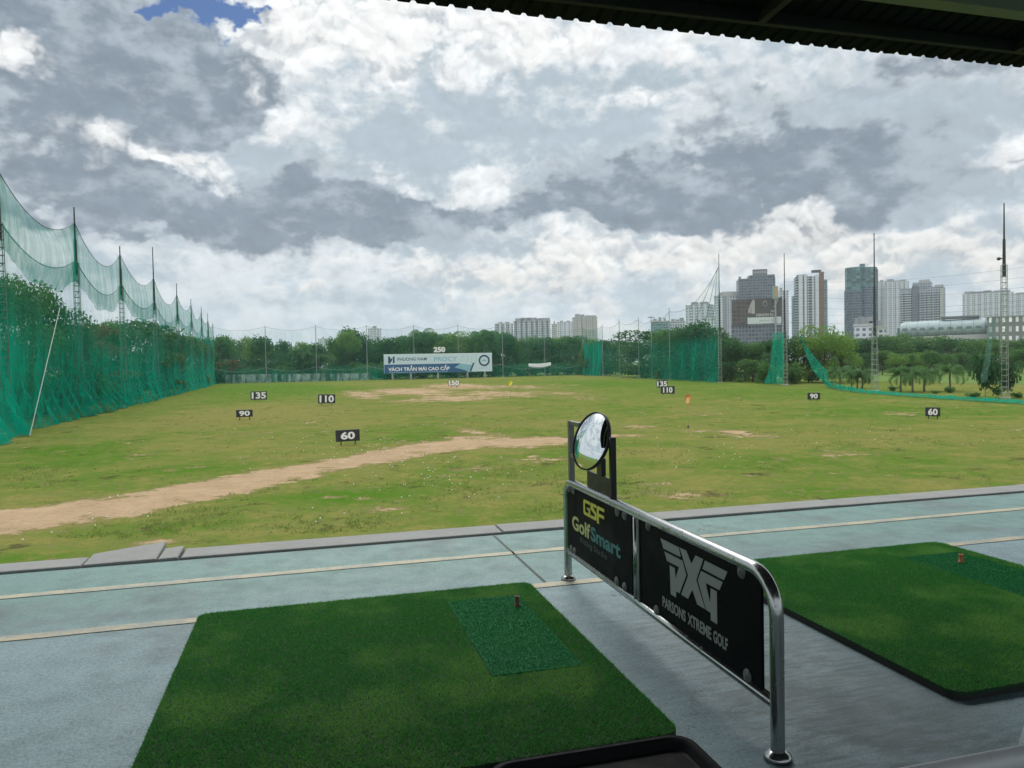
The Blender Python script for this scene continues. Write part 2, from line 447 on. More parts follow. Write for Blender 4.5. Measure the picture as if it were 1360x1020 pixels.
sl = bpy.data.lights.new('sun', 'SUN'); sl.energy = 1.45; sl.angle = math.radians(20); sl.color = (1, .96, .90)
sun = bpy.data.objects.new('sun', sl); COL.objects.link(sun)
sun.rotation_euler = (-SUN_DIR).to_track_quat('-Z', 'Y').to_euler()
sun.location = (0, 0, 60)
SC.view_settings.view_transform = 'Standard'; SC.view_settings.look = 'None'
SC.view_settings.exposure = 0.0; SC.view_settings.gamma = 1
SC.view_settings.use_curve_mapping = False
SC.cycles.use_denoising = True
SC.cycles.max_bounces = 8; SC.cycles.transparent_max_bounces = 48
SC.cycles.diffuse_bounces = 4; SC.cycles.glossy_bounces = 4; SC.cycles.transmission_bounces = 4
SC.cycles.sample_clamp_indirect = 4
# ================================================================== the range field and the land round it
def sm(t): t = np.clip(t, 0, 1); return t*t*(3-2*t)
PATH = [at(*q) for q in [(-260, 722), (-120, 700), (0, 689), (110, 676), (200, 660), (300, 642), (400, 622), (470, 609), (530, 599), (590, 590), (650, 586), (715, 583), (755, 582)]]
PATHW = [3.4, 3.3, 3.0, 2.8, 2.6, 2.3, 2.1, 2.2, 2.4, 3.6, 4.4, 3.0, 1.6]
# bare patches: where they lie, half width and half depth as seen from the bays (mils), strength
BARE = [((628, 572), 22, 7, .8), ((985, 574), 34, 6, .75), ((640, 580), 60, 8, .8), ((700, 584), 50, 4, .8), ((760, 582), 50, 4, .75), ((830, 577), 40, 3.5, .75), ((850, 566), 26, 4, .6), ((925, 570), 34, 3, .45),
        ((545, 519), 62, 6, .95), ((610, 512), 55, 5, .85), ((690, 513), 40, 4, .6), ((600, 528), 60, 5, .85), ((480, 523), 30, 7, .7), ((660, 522), 60, 5, .8), ((730, 521), 40, 5, .5), ((560, 531), 60, 3, .6), ((770, 527), 30, 3, .35), ((740, 511), 36, 2, .35),
        ((520, 672), 40, 6, .38), ((70, 715), 50, 6, .42), ((610, 655), 36, 5, .35), ((210, 715), 55, 6, .48), ((915, 655), 50, 7, .48), ((880, 640), 50, 5, .35), ((700, 610), 45, 5, .38), ((1010, 630), 36, 3, .33), ((850, 600), 60, 5, .33), ((1120, 600), 50, 4, .33),
        ((330, 575), 40, 5, .28), ((1100, 560), 40, 4, .33), ((650, 618), 34, 4, .3), ((485, 627), 12, 2, .7), ((1180, 548), 40, 3, .3), ((950, 548), 50, 3, .3), ((480, 605), 30, 3, .3)]
# stretches that are greener (+) or drier (-)
TONE = [((370, 518), 110, 9, 1.1), ((330, 511), 110, 6, .7), ((860, 508), 190, 7, .8), ((1000, 520), 190, 8, .6), ((1180, 545), 170, 12, .6), ((820, 545), 90, 8, .2),
        ((60, 605), 130, 20, 1.1), ((210, 622), 120, 12, .5), ((410, 658), 120, 14, .8), ((560, 645), 120, 14, .55), ((160, 700), 90, 9, .5), ((540, 575), 90, 12, .35), ((20, 735), 90, 9, .7), ((960, 612), 130, 12, .45), ((1240, 612), 140, 12, .4), ((300, 690), 90, 9, .5), ((470, 700), 120, 9, .35), ((1120, 648), 130, 8, .3),
        ((350, 545), 110, 14, -1.0), ((230, 560), 100, 12, -.7), ((440, 555), 60, 10, -.4), ((620, 545), 120, 8, -.45), ((760, 560), 100, 8, -.5), ((850, 600), 70, 10, -.5), ((1000, 585), 110, 9, -.45), ((700, 640), 90, 10, -.45), ((1150, 575), 110, 9, -.3), ((900, 650), 110, 9, -.5), ((1200, 640), 120, 8, -.35), ((430, 595), 80, 8, -.35), ((300, 590), 120, 7, -.3), ((1270, 580), 90, 7, -.35)]
def make_field():
    u = np.linspace(-62, 108, 341); v = np.concatenate([np.arange(4, 80, .35), np.arange(80, 275, 1.1)])
    U_, V_ = np.meshgrid(u, v); X = U_*CA-V_*SA; Y = U_*SA+V_*CA
    # gentle unevenness of an old fairway
    Z = .05*(np.sin(X*.31+np.sin(Y*.17)*2)*np.sin(Y*.23+1.3*np.sin(X*.11))) + .035*np.sin(X*.9+Y*.4)*np.sin(Y*1.1-X*.3)
    Z = Z-.09
    dirt = np.zeros_like(X); tone = np.zeros_like(X)
    for i in range(len(PATH)-1):
        a, b = PATH[i], PATH[i+1]; dx, dy = b.x-a.x, b.y-a.y; L2 = dx*dx+dy*dy
        s = np.clip(((X-a.x)*dx+(Y-a.y)*dy)/L2, 0, 1)
        d = np.hypot(X-a.x-s*dx, Y-a.y-s*dy); w = PATHW[i]+(PATHW[i+1]-PATHW[i])*s
        dirt = np.maximum(dirt, sm(1.25-d/w*.9))
    def ell(c, rx, ry):
        p = at(*c); rx = rx*p.y/1000; ry = ry*p.y*p.y/(1000*EYE); a = (X-p.x)*CA+(Y-p.y)*SA; b = -(X-p.x)*SA+(Y-p.y)*CA
        return sm(1.15-np.hypot(a/rx, b/ry)*.8)
    for c, rx, ry, k in BARE: dirt = np.maximum(dirt, k*ell(c, rx, ry))
    for c, rx, ry, k in TONE: tone = tone+k*ell(c, rx, ry)
    n, k = U_.shape; idx = np.arange(n*k).reshape(n, k)
    F = np.stack([idx[:-1, :-1], idx[:-1, 1:], idx[1:, 1:], idx[1:, :-1]], -1).reshape(-1, 4)
    return np_mesh('field', np.stack([X, Y, Z], -1).reshape(-1, 3), F, None, {'dirt': dirt.ravel(), 'tone': tone.ravel()}, True)

def turf_field():
    m, t = material('range_turf'); P = t.n('ShaderNodeTexCoord').outputs['Object']
    big = t.noise(P, .035, 4, .6); mid = t.noise(P, .20, 6, .66); mid2 = t.noise(P, .75, 7, .72)
    fine = t.noise(P, 4.2, 6, .75); speck = t.noise(P, 15, 3, .7)
    tone = t.attr('tone'); dirt = t.attr('dirt')
    def c0(n, k): return t.math('MULTIPLY', t.math('SUBTRACT', n, .5), k)
    f = t.math('ADD', t.math('ADD', c0(big, 1.2), c0(mid, 3.0)), c0(mid2, 3.4))
    f = t.math('ADD', t.math('MULTIPLY', tone, .62), f)
    lush = t.ss(f, -.55, .60)
    g = t.mix(lush, (.158, .155, .048), (.052, .126, .012))
    g = t.mix(t.ss(t.math('ADD', mid2, t.math('MULTIPLY', fine, .6)), .74, 1.0, 0, .7), g, (.165, .150, .062))     # straw
    g = t.mix(t.ss(fine, .46, .70, 0, .6), g, (.045, .078, .013))                        # tussocks and hollows
    dv = t.noise(t.vmath('ADD', P, (31, 7, 0)), .45, 7, .70)
    g = t.mix(t.ss(dv, .58, .66, 0, .80), g, (.05, .047, .022))                              # old divots
    g = t.mix(t.ss(speck, .58, .74, 0, .5), g, (.19, .20, .085))
    e = t.math('ADD', t.math('ADD', dirt, c0(mid2, 2.3)), c0(fine, 1.5))
    e = t.math('ADD', e, c0(mid, 2.4))
    ground = t.mix(mid2, (.19, .135, .08), (.42, .315, .205))
    ground = t.mix(t.ss(fine, .48, .75, 0, .55), ground, (.15, .11, .07))
    k = t.ss(e, .48, .74)
    c = t.mix(t.ss(e, .22, .52, 0, .75), g, (.155, .13, .06))
    c = t.mix(k, c, ground)
    h = t.math('ADD', t.math('MULTIPLY', fine, .6), t.math('MULTIPLY', speck, .4))
    nm = t.n('ShaderNodeBump', {'Height': h, 'Strength': .7, 'Distance': .14}).outputs[0]
    finish(t, pbr(t, c, 1.0, 0, nm, 0.0)); return m
fld = make_field(); fld.materials.append(turf_field())
tag(link_mesh('field', fld), kind='structure')

def land_mat():
    m, t = material('grassland'); P = t.n('ShaderNodeTexCoord').outputs['Object']
    a = t.noise(P, .02, 4); b = t.noise(P, .3, 5, .65)
    c = t.mix(t.math('ADD', t.math('MULTIPLY', a, .6), t.math('MULTIPLY', b, .4)), (.045, .105, .014), (.105, .155, .032))
    finish(t, pbr(t, c, .95, 0, t.bump(b, .5, .2), .15)); return m
mb = MB(); mb.add([(-2400, -300, -.30), (2400, -300, -.30), (2400, 3000, -.30), (-2400, 3000, -.30)], [(0, 1, 2, 3)])
tag(mb.build('ground', land_mat()), kind='structure')

# ================================================================== the tee deck
def deck_mat():
    m, t = material('painted_concrete'); P = t.n('ShaderNodeTexCoord').outputs['Object']
    x, y, z = t.xyz(P)
    big = t.noise(P, .8, 5, .62); mid = t.noise(P, 4.5, 6, .68); fine = t.noise(P, 42, 4, .7); grit = t.noise(P, 170, 2, .6)
    brush = t.noise(t.scale(P, (22, 60, 1)), 1.0, 5, .7, dist=1.2)
    # two coats: blue grey in the bays, sea green along the kerb
    coat = t.ss(t.math('ADD', y, t.math('MULTIPLY', t.math('SUBTRACT', big, .5), 1.1)), 4.55, 5.3)
    c = t.mix(coat, (.175, .285, .325), (.118, .240, .222))
    c = t.mix(t.ss(big, .30, .72, 0, .45), c, t.mix(coat, (.245, .36, .395), (.165, .305, .285)))
    c = t.mix(t.ss(mid, .45, .75, 0, .55), c, t.mix(coat, (.17, .225, .245), (.115, .175, .165)))
    c = t.mix(t.ss(brush, .54, .74, 0, .55), c, (.095, .125, .13))
    c = t.mix(t.ss(fine, .50, .70, 0, .60), c, (.085, .11, .115))
    c = t.mix(t.ss(grit, .58, .70, 0, .55), c, t.mix(coat, (.40, .46, .48), (.26, .34, .33)))
    # grime that gathers between and beside the mats
    gr = t.noise(t.vmath('ADD', P, (5, 3, 0)), 1.3, 5, .6)
    c = t.mix(t.ss(gr, .50, .78, 0, .55), c, (.075, .09, .09))
    # flaked paint and hair cracks
    fl = t.noise(t.vmath('ADD', P, (2.2, 9.1, 0)), 2.6, 8, .74)
    flake = t.ss(t.math('ADD', fl, t.math('MULTIPLY', t.math('SUBTRACT', t.noise(P, .5, 2), .5), .45)), .655, .675)
    c = t.mix(t.math('MULTIPLY', flake, .8), c, (.07, .073, .068))
    wv = t.vmath('ADD', P, t.scale(t.noise(P, 3, 5, .7, out=1), (.7, .7, 0)))
    ck = t.n('ShaderNodeTexVoronoi', {'Vector': wv, 'Scale': .9}, feature='DISTANCE_TO_EDGE').outputs[0]
    crack = t.math('MULTIPLY', t.ss(ck, .0045, .0015), t.ss(big, .50, .60))
    c = t.mix(t.math('MULTIPLY', crack, .6), c, (.06, .07, .07))
    pit = t.noise(t.vmath('ADD', P, (1, 4, 0)), 85, 4, .72)
    c = t.mix(t.ss(pit, .54, .68, 0, .85), c, (.055, .075, .08))
    c = t.mix(t.ss(pit, .46, .34, 0, .5), c, t.mix(coat, (.42, .50, .53), (.27, .37, .355)))
    st = t.noise(t.vmath('ADD', P, (7, 1, 0)), .9, 7, .68)
    c = t.mix(t.ss(st, .52, .66, 0, .5), c, (.10, .125, .13))
    # the lane between the mats is darker and streaked, fading out towards the kerb
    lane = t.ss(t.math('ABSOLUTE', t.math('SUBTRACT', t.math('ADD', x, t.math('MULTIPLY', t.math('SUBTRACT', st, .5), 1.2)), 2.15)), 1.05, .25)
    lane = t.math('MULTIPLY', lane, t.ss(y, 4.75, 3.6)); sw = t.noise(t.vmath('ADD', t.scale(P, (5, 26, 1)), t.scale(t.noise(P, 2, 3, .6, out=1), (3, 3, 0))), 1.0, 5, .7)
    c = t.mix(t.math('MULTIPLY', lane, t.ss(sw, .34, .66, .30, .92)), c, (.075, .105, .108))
    h = t.math('ADD', t.math('ADD', t.math('MULTIPLY', fine, .5), t.math('MULTIPLY', pit, -.6)), t.math('MULTIPLY', flake, -.5))
    r = t.ss(mid, .3, .7, .42, .68)
    finish(t, pbr(t, c, r, 0, t.bump(h, .5, .007), .3)); return m
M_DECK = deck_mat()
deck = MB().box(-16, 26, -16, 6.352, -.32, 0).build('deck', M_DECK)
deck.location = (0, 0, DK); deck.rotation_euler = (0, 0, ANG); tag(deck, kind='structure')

def worn_paint(name, col):
    m, t = material(name); P = t.n('ShaderNodeTexCoord').outputs['Object']
    a = t.noise(P, 4, 7, .72); b = t.noise(P, 50, 3, .7)
    w = t.ss(t.math('ADD', t.math('MULTIPLY', a, .7), t.math('MULTIPLY', b, .3)), .465, .565)
    c = t.mix(t.noise(P, 3, 4), tuple(x*.85 for x in col), tuple(x*1.12 for x in col))
    c = t.mix(t.math('MULTIPLY', w, .75), c, (.22, .26, .24)); finish(t, pbr(t, c, .65)); return m
M_LINE = worn_paint('yellowed_line_paint', (.42, .385, .27))
def deck_sheet(name, u0, u1, v0, v1, mat, z=.004):
    n = max(2, int((u1-u0)/.25)); mb = MB(); r = random.Random(int(v0*100))
    top = [(u0+(u1-u0)*i/n, v1+r.uniform(-.004, .004), z) for i in range(n+1)]; bot = [(u0+(u1-u0)*i/n, v0+r.uniform(-.004, .004), z) for i in range(n+1)]
    mb.add(bot+top, [(i, i+1, n+2+i, n+1+i) for i in range(n)])
    o = mb.build(name, mat); o.location = (0, 0, DK); o.rotation_euler = (0, 0, ANG); return tag(o, kind='structure')
deck_sheet('line_marking', -16, 26, 5.655, 5.745, M_LINE)
deck_sheet('line_marking', -16, 26, 4.755, 4.845, M_LINE)
mj = MB(); mj.add([(1.512, 4.86, .004), (1.530, 4.86, .004), (1.530, 6.352, .004), (1.512, 6.352, .004)], [(0, 1, 2, 3)])
o = mj.build('deck_joint', plain('joint_filler', (.10, .115, .105), .9, 0, .4, 9)); o.location = (0, 0, DK); o.rotation_euler = (0, 0, ANG); tag(o, kind='structure')

M_KERB = plain('kerb_concrete', (.265, .272, .265), .85, 0, .30, 3.0, .3, .5)
def kerb_slab(u0, u1, v0=6.385, v1=6.70, z0=-.20, z1=.018): return MB().box(u0, u1, v0, v1, z0, z1)
def deck_obj(mb, name, mat): 
    o = mb.build(name, mat); o.location = (0, 0, DK); o.rotation_euler = (0, 0, ANG); bevel(o, .012); return o
kb = MB()
edges = [-16, -9.5, -4.2, -1.72]
for a, b in zip(edges[:-1], edges[1:]): kb.box(a+.006, b-.006, 6.385, 6.66, -.30, .016)
edges = [-1.02, 1.62, 5.1, 8.9, 14, 20, 26]
for i, (a, b) in enumerate(zip(edges[:-1], edges[1:])): kb.box(a+.006, b-.006, 6.385, 6.70, -.30, .016+.004*(i % 2))
tag(deck_obj(kb, 'kerb', M_KERB), kind='structure')
# the broken slab that has lifted out of the kerb line
for k, (a, b, hgt, cat_l) in enumerate([(-1.71, -1.19, .040, 'cracked grey kerb slab tipped up along the deck edge, the larger broken piece'),
                                        (-1.18, -1.035, .012, 'narrow broken sliver of grey kerb slab beside the tipped slab')]):
    mbk = MB(); z = hgt
    vs = [(a, 6.385, -.1), (b, 6.385, -.1), (b, 6.84-.02*k, -.1), (a, 6.70, -.1), (a, 6.385, .018), (b, 6.385, .022), (b, 6.84-.10*k, .02+z), (a, 6.70, .03)]
    mbk.add(vs, [(0,1,5,4),(1,2,6,5),(2,3,7,6),(3,0,4,7),(4,5,6,7),(3,2,1,0)])
    tag(deck_obj(mbk, 'kerb_slab', M_KERB), cat_l, 'kerb slab')

# ================================================================== the roof over the bays
ROOF = empty('bay_roof', (0, 0, DK), ANG, 'dark corrugated metal roof reaching out over the hitting bays, with scalloped front edge', 'roof')
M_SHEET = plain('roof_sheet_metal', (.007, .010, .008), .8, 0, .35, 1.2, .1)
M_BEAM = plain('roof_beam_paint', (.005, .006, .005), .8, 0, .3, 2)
M_BEAMG = plain('green_beam_paint', (.11, .14, .09), .6, .1, .15, 2)
def roof_z(v): return 4.585+(6.5-v)*.165
def roof_sheet():
    pit = .165; us = []; u = -13.0
    while u < 24: us += [u, u+pit*.30, u+pit*.42, u+pit*.58, u+pit*.70]; u += pit
    prof = [0, 0, .024, .024, 0]; V, Fq = [], []
    r = random.Random(4); jog = 0
    for i, uu in enumerate(us):
        if i % 30 == 0: jog = r.uniform(-.022, .022)
        h = prof[i % 5]
        for v in (6.5+jog, 2.0, -9.0): V.append((uu, v, roof_z(v)+h+ (jog*.4)))
    for i in range(len(us)-1):
        for k in range(2): Fq.append((i*3+k, i*3+k+1, i*3+k+4, i*3+k+3))
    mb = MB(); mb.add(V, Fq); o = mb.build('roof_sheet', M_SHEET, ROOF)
    s = o.modifiers.new('thick', 'SOLIDIFY'); s.thickness = .012; s.offset = 1
roof_sheet()
def purlin(v, w=.06, h=.12, mat=M_BEAM, nm='purlin'):
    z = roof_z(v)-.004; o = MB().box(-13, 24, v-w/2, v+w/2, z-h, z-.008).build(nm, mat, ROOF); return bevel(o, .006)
for v in (6.08, 4.35, 3.25, 2.15, .9, -.4): purlin(v)
# the deep painted beam that carries the rafters
for nm, (v0, v1, z0, z1) in {'beam': (5.40, 5.55, 4.565, roof_z(5.5)-.02)}.items():
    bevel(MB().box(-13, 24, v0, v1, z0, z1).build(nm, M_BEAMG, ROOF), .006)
for k in range(-5, 8):
    u = 4.02+2.92*k; mbr = MB()
    for (va, vb) in ((6.04, 5.56), (5.39, -8)):
        za, zb = roof_z(va)-.05, roof_z(vb)-.05
        for s_ in ((-.035, .035),):
            vs = [(u+s_[0], va, za-.02), (u+s_[1], va, za-.02), (u+s_[1], vb, zb-.02), (u+s_[0], vb, zb-.02),
                  (u+s_[0], va, za-.09), (u+s_[1], va, za-.09), (u+s_[1], vb, zb-.09-.06), (u+s_[0], vb, zb-.09-.06)]
            mbr.add(vs, [(0,1,2,3),(7,6,5,4),(0,4,5,1),(1,5,6,2),(2,6,7,3),(3,7,4,0)])
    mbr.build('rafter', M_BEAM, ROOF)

# ================================================================== turf mats
def turf_mats():
    out = []
    for nm, c0, c1, hs in (('mat_pile', (.030, .200, .038), (.105, .410, .078), 1), ('insert_pile', (.018, .180, .056), (.022, .205, .064), 2)):
        m, t = material(nm)
        isl = t.n('ShaderNodeNewGeometry').outputs['Random Per Island']; P = t.n('ShaderNodeTexCoord').outputs['Object']
        worn = t.ss(t.noise(t.vmath('ADD', P, (3, 1, 0)), 1.5, 5, .6), .45, .64)
        c = t.mix(isl, c0, c1); c = t.mix(t.math('MULTIPLY', worn, .8 if hs == 1 else .25), c, (.21, .47, .11) if hs == 1 else (.03, .19, .11))
        c = t.mix(t.math('MULTIPLY', t.math('GREATER_THAN', isl, .94), .6 if hs == 1 else .15), c, (.24, .42, .15))
        d = t.n('ShaderNodeBsdfPrincipled', {'Base Color': c, 'Roughness': .7, 'Specular IOR Level': .10}).outputs[0]
        tr = t.n('ShaderNodeBsdfTranslucent', {'Color': c}).outputs[0]
        finish(t, t.n('ShaderNodeMixShader', {0: .25, 1: d, 2: tr}).outputs[0]); out.append(m)
    return out
M_PILE, M_INS = turf_mats()
M_PAD = plain('mat_backing', (.012, .013, .012), .8, 0, .3, 8)
M_PADGREEN = plain('mat_base_cloth', (.006, .034, .009), .9, 0, .3, 30)
def pile(name, u0, u1, v0, v1, z, n, hgt, mat, parent, seed, hole=None, r=.05, wind=(0, -.4)):
    "blades of artificial turf: one narrow leaf each"
    g = np.random.default_rng(seed)
    u = g.uniform(u0, u1, n); v = g.uniform(v0, v1, n)
    # rounded corners
    cu = np.clip(u, u0+r, u1-r); cv = np.clip(v, v0+r, v1-r); k = np.hypot(u-cu, v-cv) <= r
    if hole: k &= ~((u > hole[0]) & (u < hole[1]) & (v > hole[2]) & (v < hole[3]))
    u, v = u[k], v[k]; n = len(u)
    a = g.uniform(0, 2*PI, n); w = g.uniform(.0011, .0019, n); L = hgt*g.uniform(.6, 1.1, n)
    lu = g.normal(wind[0], .55, n)*L; lv = g.normal(wind[1], .55, n)*L
    dx, dy = np.cos(a)*w, np.sin(a)*w; zz = np.full(n, z)
    A = np.stack([u-dx, v-dy, zz], 1); B = np.stack([u+dx, v+dy, zz], 1); T = np.stack([u+lu, v+lv, zz+L], 1)
    V = np.stack([A, B, T], 1).reshape(-1, 3); F = np.arange(3*n).reshape(n, 3)
    return link_mesh(name, np_mesh(name, V, F, mat), None, parent)
def rounded(u0, u1, v0, v1, r, n=6):
    pts = []
    for cx, cy, a0 in ((u1-r, v1-r, 0), (u0+r, v1-r, 90), (u0+r, v0+r, 180), (u1-r, v0+r, 270)):
        for k in range(n+1):
            a = math.radians(a0+90*k/n); pts.append((cx+r*math.cos(a), cy+r*math.sin(a)))
    return pts
def slab(mb, pts, z0, z1):
    n = len(pts); mb.add([(x, y, z0) for x, y in pts]+[(x, y, z1) for x, y in pts],
                         [tuple(range(n-1, -1, -1)), tuple(range(n, 2*n))]+[(i, (i+1) % n, n+(i+1) % n, n+i) for i in range(n)]); return mb
def hitting_mat(u0, u1, v0, v1, ins, label, seed, th=.05):
    t = empty('hitting_mat', tuple(UV(u0, v0, DK)), ANG, label, 'golf mat', 'turf hitting mats')
    W, H = u1-u0, v1-v0; i0, i1, j0, j1 = ins[0]-u0, ins[1]-u0, ins[2]-v0, ins[3]-v0
    slab(MB(), rounded(0, W, 0, H, .07), .003, th-.026).build('foam_pad', M_PAD, t)
    slab(MB(), rounded(0, W, 0, H, .07), th-.0255, th-.010).build('base_cloth', M_PADGREEN, t)
    pile('turf_pile', 0, W, 0, H, th-.012, int(W*H*52000), .016, M_PILE, t, seed, (i0, i1, j0, j1), .07)
    # edge fringe hanging over the pad
    ic = slab(MB(), [(i0+.006, j0+.01), (i1, j0), (i1-.004, j1), (i0, j1+.004)], th-.0095, th-.004).build('strike_insert', M_INS, t)
    p = pile('insert_pile', i0+.004, i1-.004, j0+.004, j1-.004, th-.005, int((i1-i0)*(j1-j0)*60000), .008, M_INS, ic, seed+1, None, .01, (0, -.2)); 
    return t
hitting_mat(-.665, 1.378, 2.645, 4.785, (.785, 1.235, 3.37, 4.52), 'green turf mat with a rubber tee, in front of the black ball tray', 5)
hitting_mat(2.655, 4.705, 2.600, 4.790, (4.10, 4.585, 3.30, 4.475), 'green turf mat with an orange tee, beyond the steel barrier', 9)

def rubber_tee(u, v, mat, label, hh=.062):
    mb = MB().lathe([(0, 0), (.021, 0), (.021, .006), (.014, .010), (.0125, hh-.006), (.015, hh), (.010, hh), (.008, hh-.012), (0, hh-.013)], 16)
    o = mb.build('golf_tee', mat, None, True); o.location = UV(u, v, DK+.044); return tag(o, label, 'golf tee')
rubber_tee(1.170, 4.31, plain('brown_rubber', (.16, .045, .028), .55, 0, .2, 30), 'brown rubber tee standing in the strike insert behind the ball tray')
rubber_tee(4.375, 4.24, plain('orange_rubber', (.50, .15, .055), .55, 0, .2, 30), 'orange rubber tee standing on the mat beyond the barrier', .058)

# ball tray
TR = empty('ball_tray', tuple(UV(.57, 2.02, DK)), ANG, 'black moulded rubber ball tray lying against the front of the turf mat', 'ball tray')
M_TRAY = plain('black_tray_rubber', (.0075, .0085, .009), .6, 0, .3, 12, .08, .2)
def tray():
    W, H = .815, .605
    rings = [(0, .002, .09), (0, .045, .09), (.010, .055, .085), (.026, .055, .08), (.034, .048, .075), (.050, .020, .06), (.060, .016, .055)]
    mb = MB(); n = 28; loops = []
    for ins, z, r in rings:
        p = rounded(ins, W-ins, ins, H-ins, r); n = len(p); loops.append([(x, y, z) for x, y in p])
    vs = [q for L in loops for q in L]; fs = []
    for i in range(len(loops)-1):
        for k in range(n): fs.append((i*n+k, i*n+(k+1) % n, (i+1)*n+(k+1) % n, (i+1)*n+k))
    fs.append(tuple(range((len(loops)-1)*n, len(loops)*n))); mb.add(vs, fs)
    mb.build('tray_body', M_TRAY, TR)
    # raised maker's script, read from the far side
    o = link_mesh('raised_lettering', text_mesh('lettering', 'Callaway', .46, .13, .006, .01, plain('raised_black_rubber', (.012, .013, .013), .25, 0, .2, 12), .35), None, TR)
    o.matrix_local = Matrix.Translation((.62, .455, .015)) @ Matrix.Rotation(PI, 4, 'Z') @ Matrix.Rotation(-PI/2, 4, 'X')
tray()

# ================================================================== the steel barrier with its two boards
BA, BB = Vector((.363, 5.146, DK)), Vector((.968, 2.776, DK)); BLEN = (BB-BA).length
BE = (BB-BA).normalized()
BAR = empty('bay_barrier', tuple(BA), math.atan2(BE.y, BE.x), 'low polished steel tube barrier holding two black boards between the turf mats', 'barrier')
# local frame: x from the kerb end to the near end, z up; the golfer's side is -y
def arc(cx, cz, r, a0, a1, n=7): return [(cx+r*math.cos(math.radians(a0+(a1-a0)*k/n)), 0, cz+r*math.sin(math.radians(a0+(a1-a0)*k/n))) for k in range(n+1)]
hoop = [(0, 0, .012), (0, 0, .55)] + arc(.11, .575, .11, 180, 90)[0:] + arc(BLEN-.15, .535, .15, 90, 0) + [(BLEN, 0, .4), (BLEN, 0, .012)]
MB().tube(hoop, .0265, 16, False).build('tube_frame', M_STEEL, BAR, True)
MB().tube([(.02, 0, .205), (BLEN-.02, 0, .205)], .0225, 14).build('lower_rail', M_STEEL, BAR, True)
MB().tube([(1.165, 0, .215), (1.165, 0, .675)], .018, 12).build('middle_post', M_STEEL, BAR, True)
for x in (0, BLEN): MB().lathe([(0, .03), (.0275, .034), (.032, .03), (.050, .018), (.052, .002), (0, .002)], 20, Matrix.Translation((x, 0, 0))).build('foot_flange', M_STEEL, BAR, True)
def board(x0, x1, z0, z1, nm):
    o = MB().box(x0, x1, -.010, .002, z0, z1).build(nm, M_BLACKPANEL, BAR); return bevel(o, .002, 1)
b1 = board(.035, 1.128, .226, .664, 'advert_board'); b1['label'] = 'black board with yellow and teal golf studio lettering'
b2 = board(1.232, 2.362, .226, .664, 'advert_board'); b2['label'] = 'black board with grey angular golf emblem'
MB().box(1.205, 1.231, -.016, .006, .222, .664).build('board_edging', plain('dull_steel_strip', (.16, .17, .165), .4, .6, .2, 9), BAR)
M_CLIP = plain('clip_plastic', (.10, .105, .10), .4, 0, .15, 20)
for x, z, bd in ((.085, .648, b1), (.165, .648, b1), (.93, .648, b1), (1.035, .648, b1), (.105, .238, b1), (.175, .238, b1), (.905, .240, b1), (1.02, .240, b1),
                 (1.345, .652, b2), (2.225, .648, b2), (1.43, .238, b2), (2.26, .240, b2)):
    mc = MB().lathe([(0, .006), (.025, .005), (.029, 0)], 18, Matrix.Translation((x, -.0105, z)) @ Matrix.Rotation(PI/2, 4, 'X')); mc.lathe([(0, .010), (.006, .009), (.007, .005)], 10, Matrix.Translation((x, -.0105, z)) @ Matrix.Rotation(PI/2, 4, 'X'))
    mc.build('clip', M_CLIP, bd, True)
M_YEL = plain('yellow_print', (.62, .60, .07), .5, 0, .08, 12); M_YELP = plain('pale_yellow_print', (.52, .52, .19), .5, 0, .08, 12)
M_TEAL = plain('teal_print', (.045, .20, .20), .5, 0, .08, 12); M_DIM = plain('dim_print', (.07, .10, .10), .5, 0, .08, 12)
M_GREYP = plain('grey_print', (.27, .29, .275), .5, 0, .08, 12)
def print_polys(name, polys, mat, parent, y=-.0118):
    mb = MB()
    for p in polys: mb.prism(p, y-.0004, y)
    return mb.build(name, mat, parent)
# GSF: rounded angular capitals
def rg(x, w, z0, z1, pts): return [(x+a*w, z0+b*(z1-z0)) for a, b in pts]
G = [(.10, 0), (1.0, 0), (1.0, .56), (.52, .56), (.52, .42), (.76, .42), (.76, .2), (.30, .2), (.24, .26), (.24, .74), (.30, .80), (1.0, .80), (1.0, 1.0), (.12, 1.0), (0, .88), (0, .12)]
S = [(0, 0), (.9, 0), (1.0, .12), (1.0, .46), (.34, .80), (1.0, .80), (1.0, 1.0), (.10, 1.0), (0, .88), (0, .58), (.70, .34), (.70, .2), (0, .2)]
Ff = [(.0, -.1), (.27, -.1), (.27, .36), (.95, .36), (.95, .56), (.27, .56), (.27, .74), (.33, .80), (1.0, .80), (1.0, 1.0), (.12, 1.0), (0, .88)]
print_polys('studio_initials', [rg(.365, .125, .526, .624, G), rg(.495, .105, .526, .624, S), rg(.605, .125, .526, .624, Ff)], M_YEL, b1)
place_text('studio_lettering', 'Golf', .137, -.0118, .385, .345, .095, M_YELP, b1, .0005, .03)
place_text('studio_lettering', 'Smart', .492, -.0118, .385, .478, .092, M_TEAL, b1, .0005, .03)
place_words('studio_lettering', 'Fitting Studio', .30, -.0118, .318, .46, .046, M_DIM, b1, .0005, .0, 1.15)
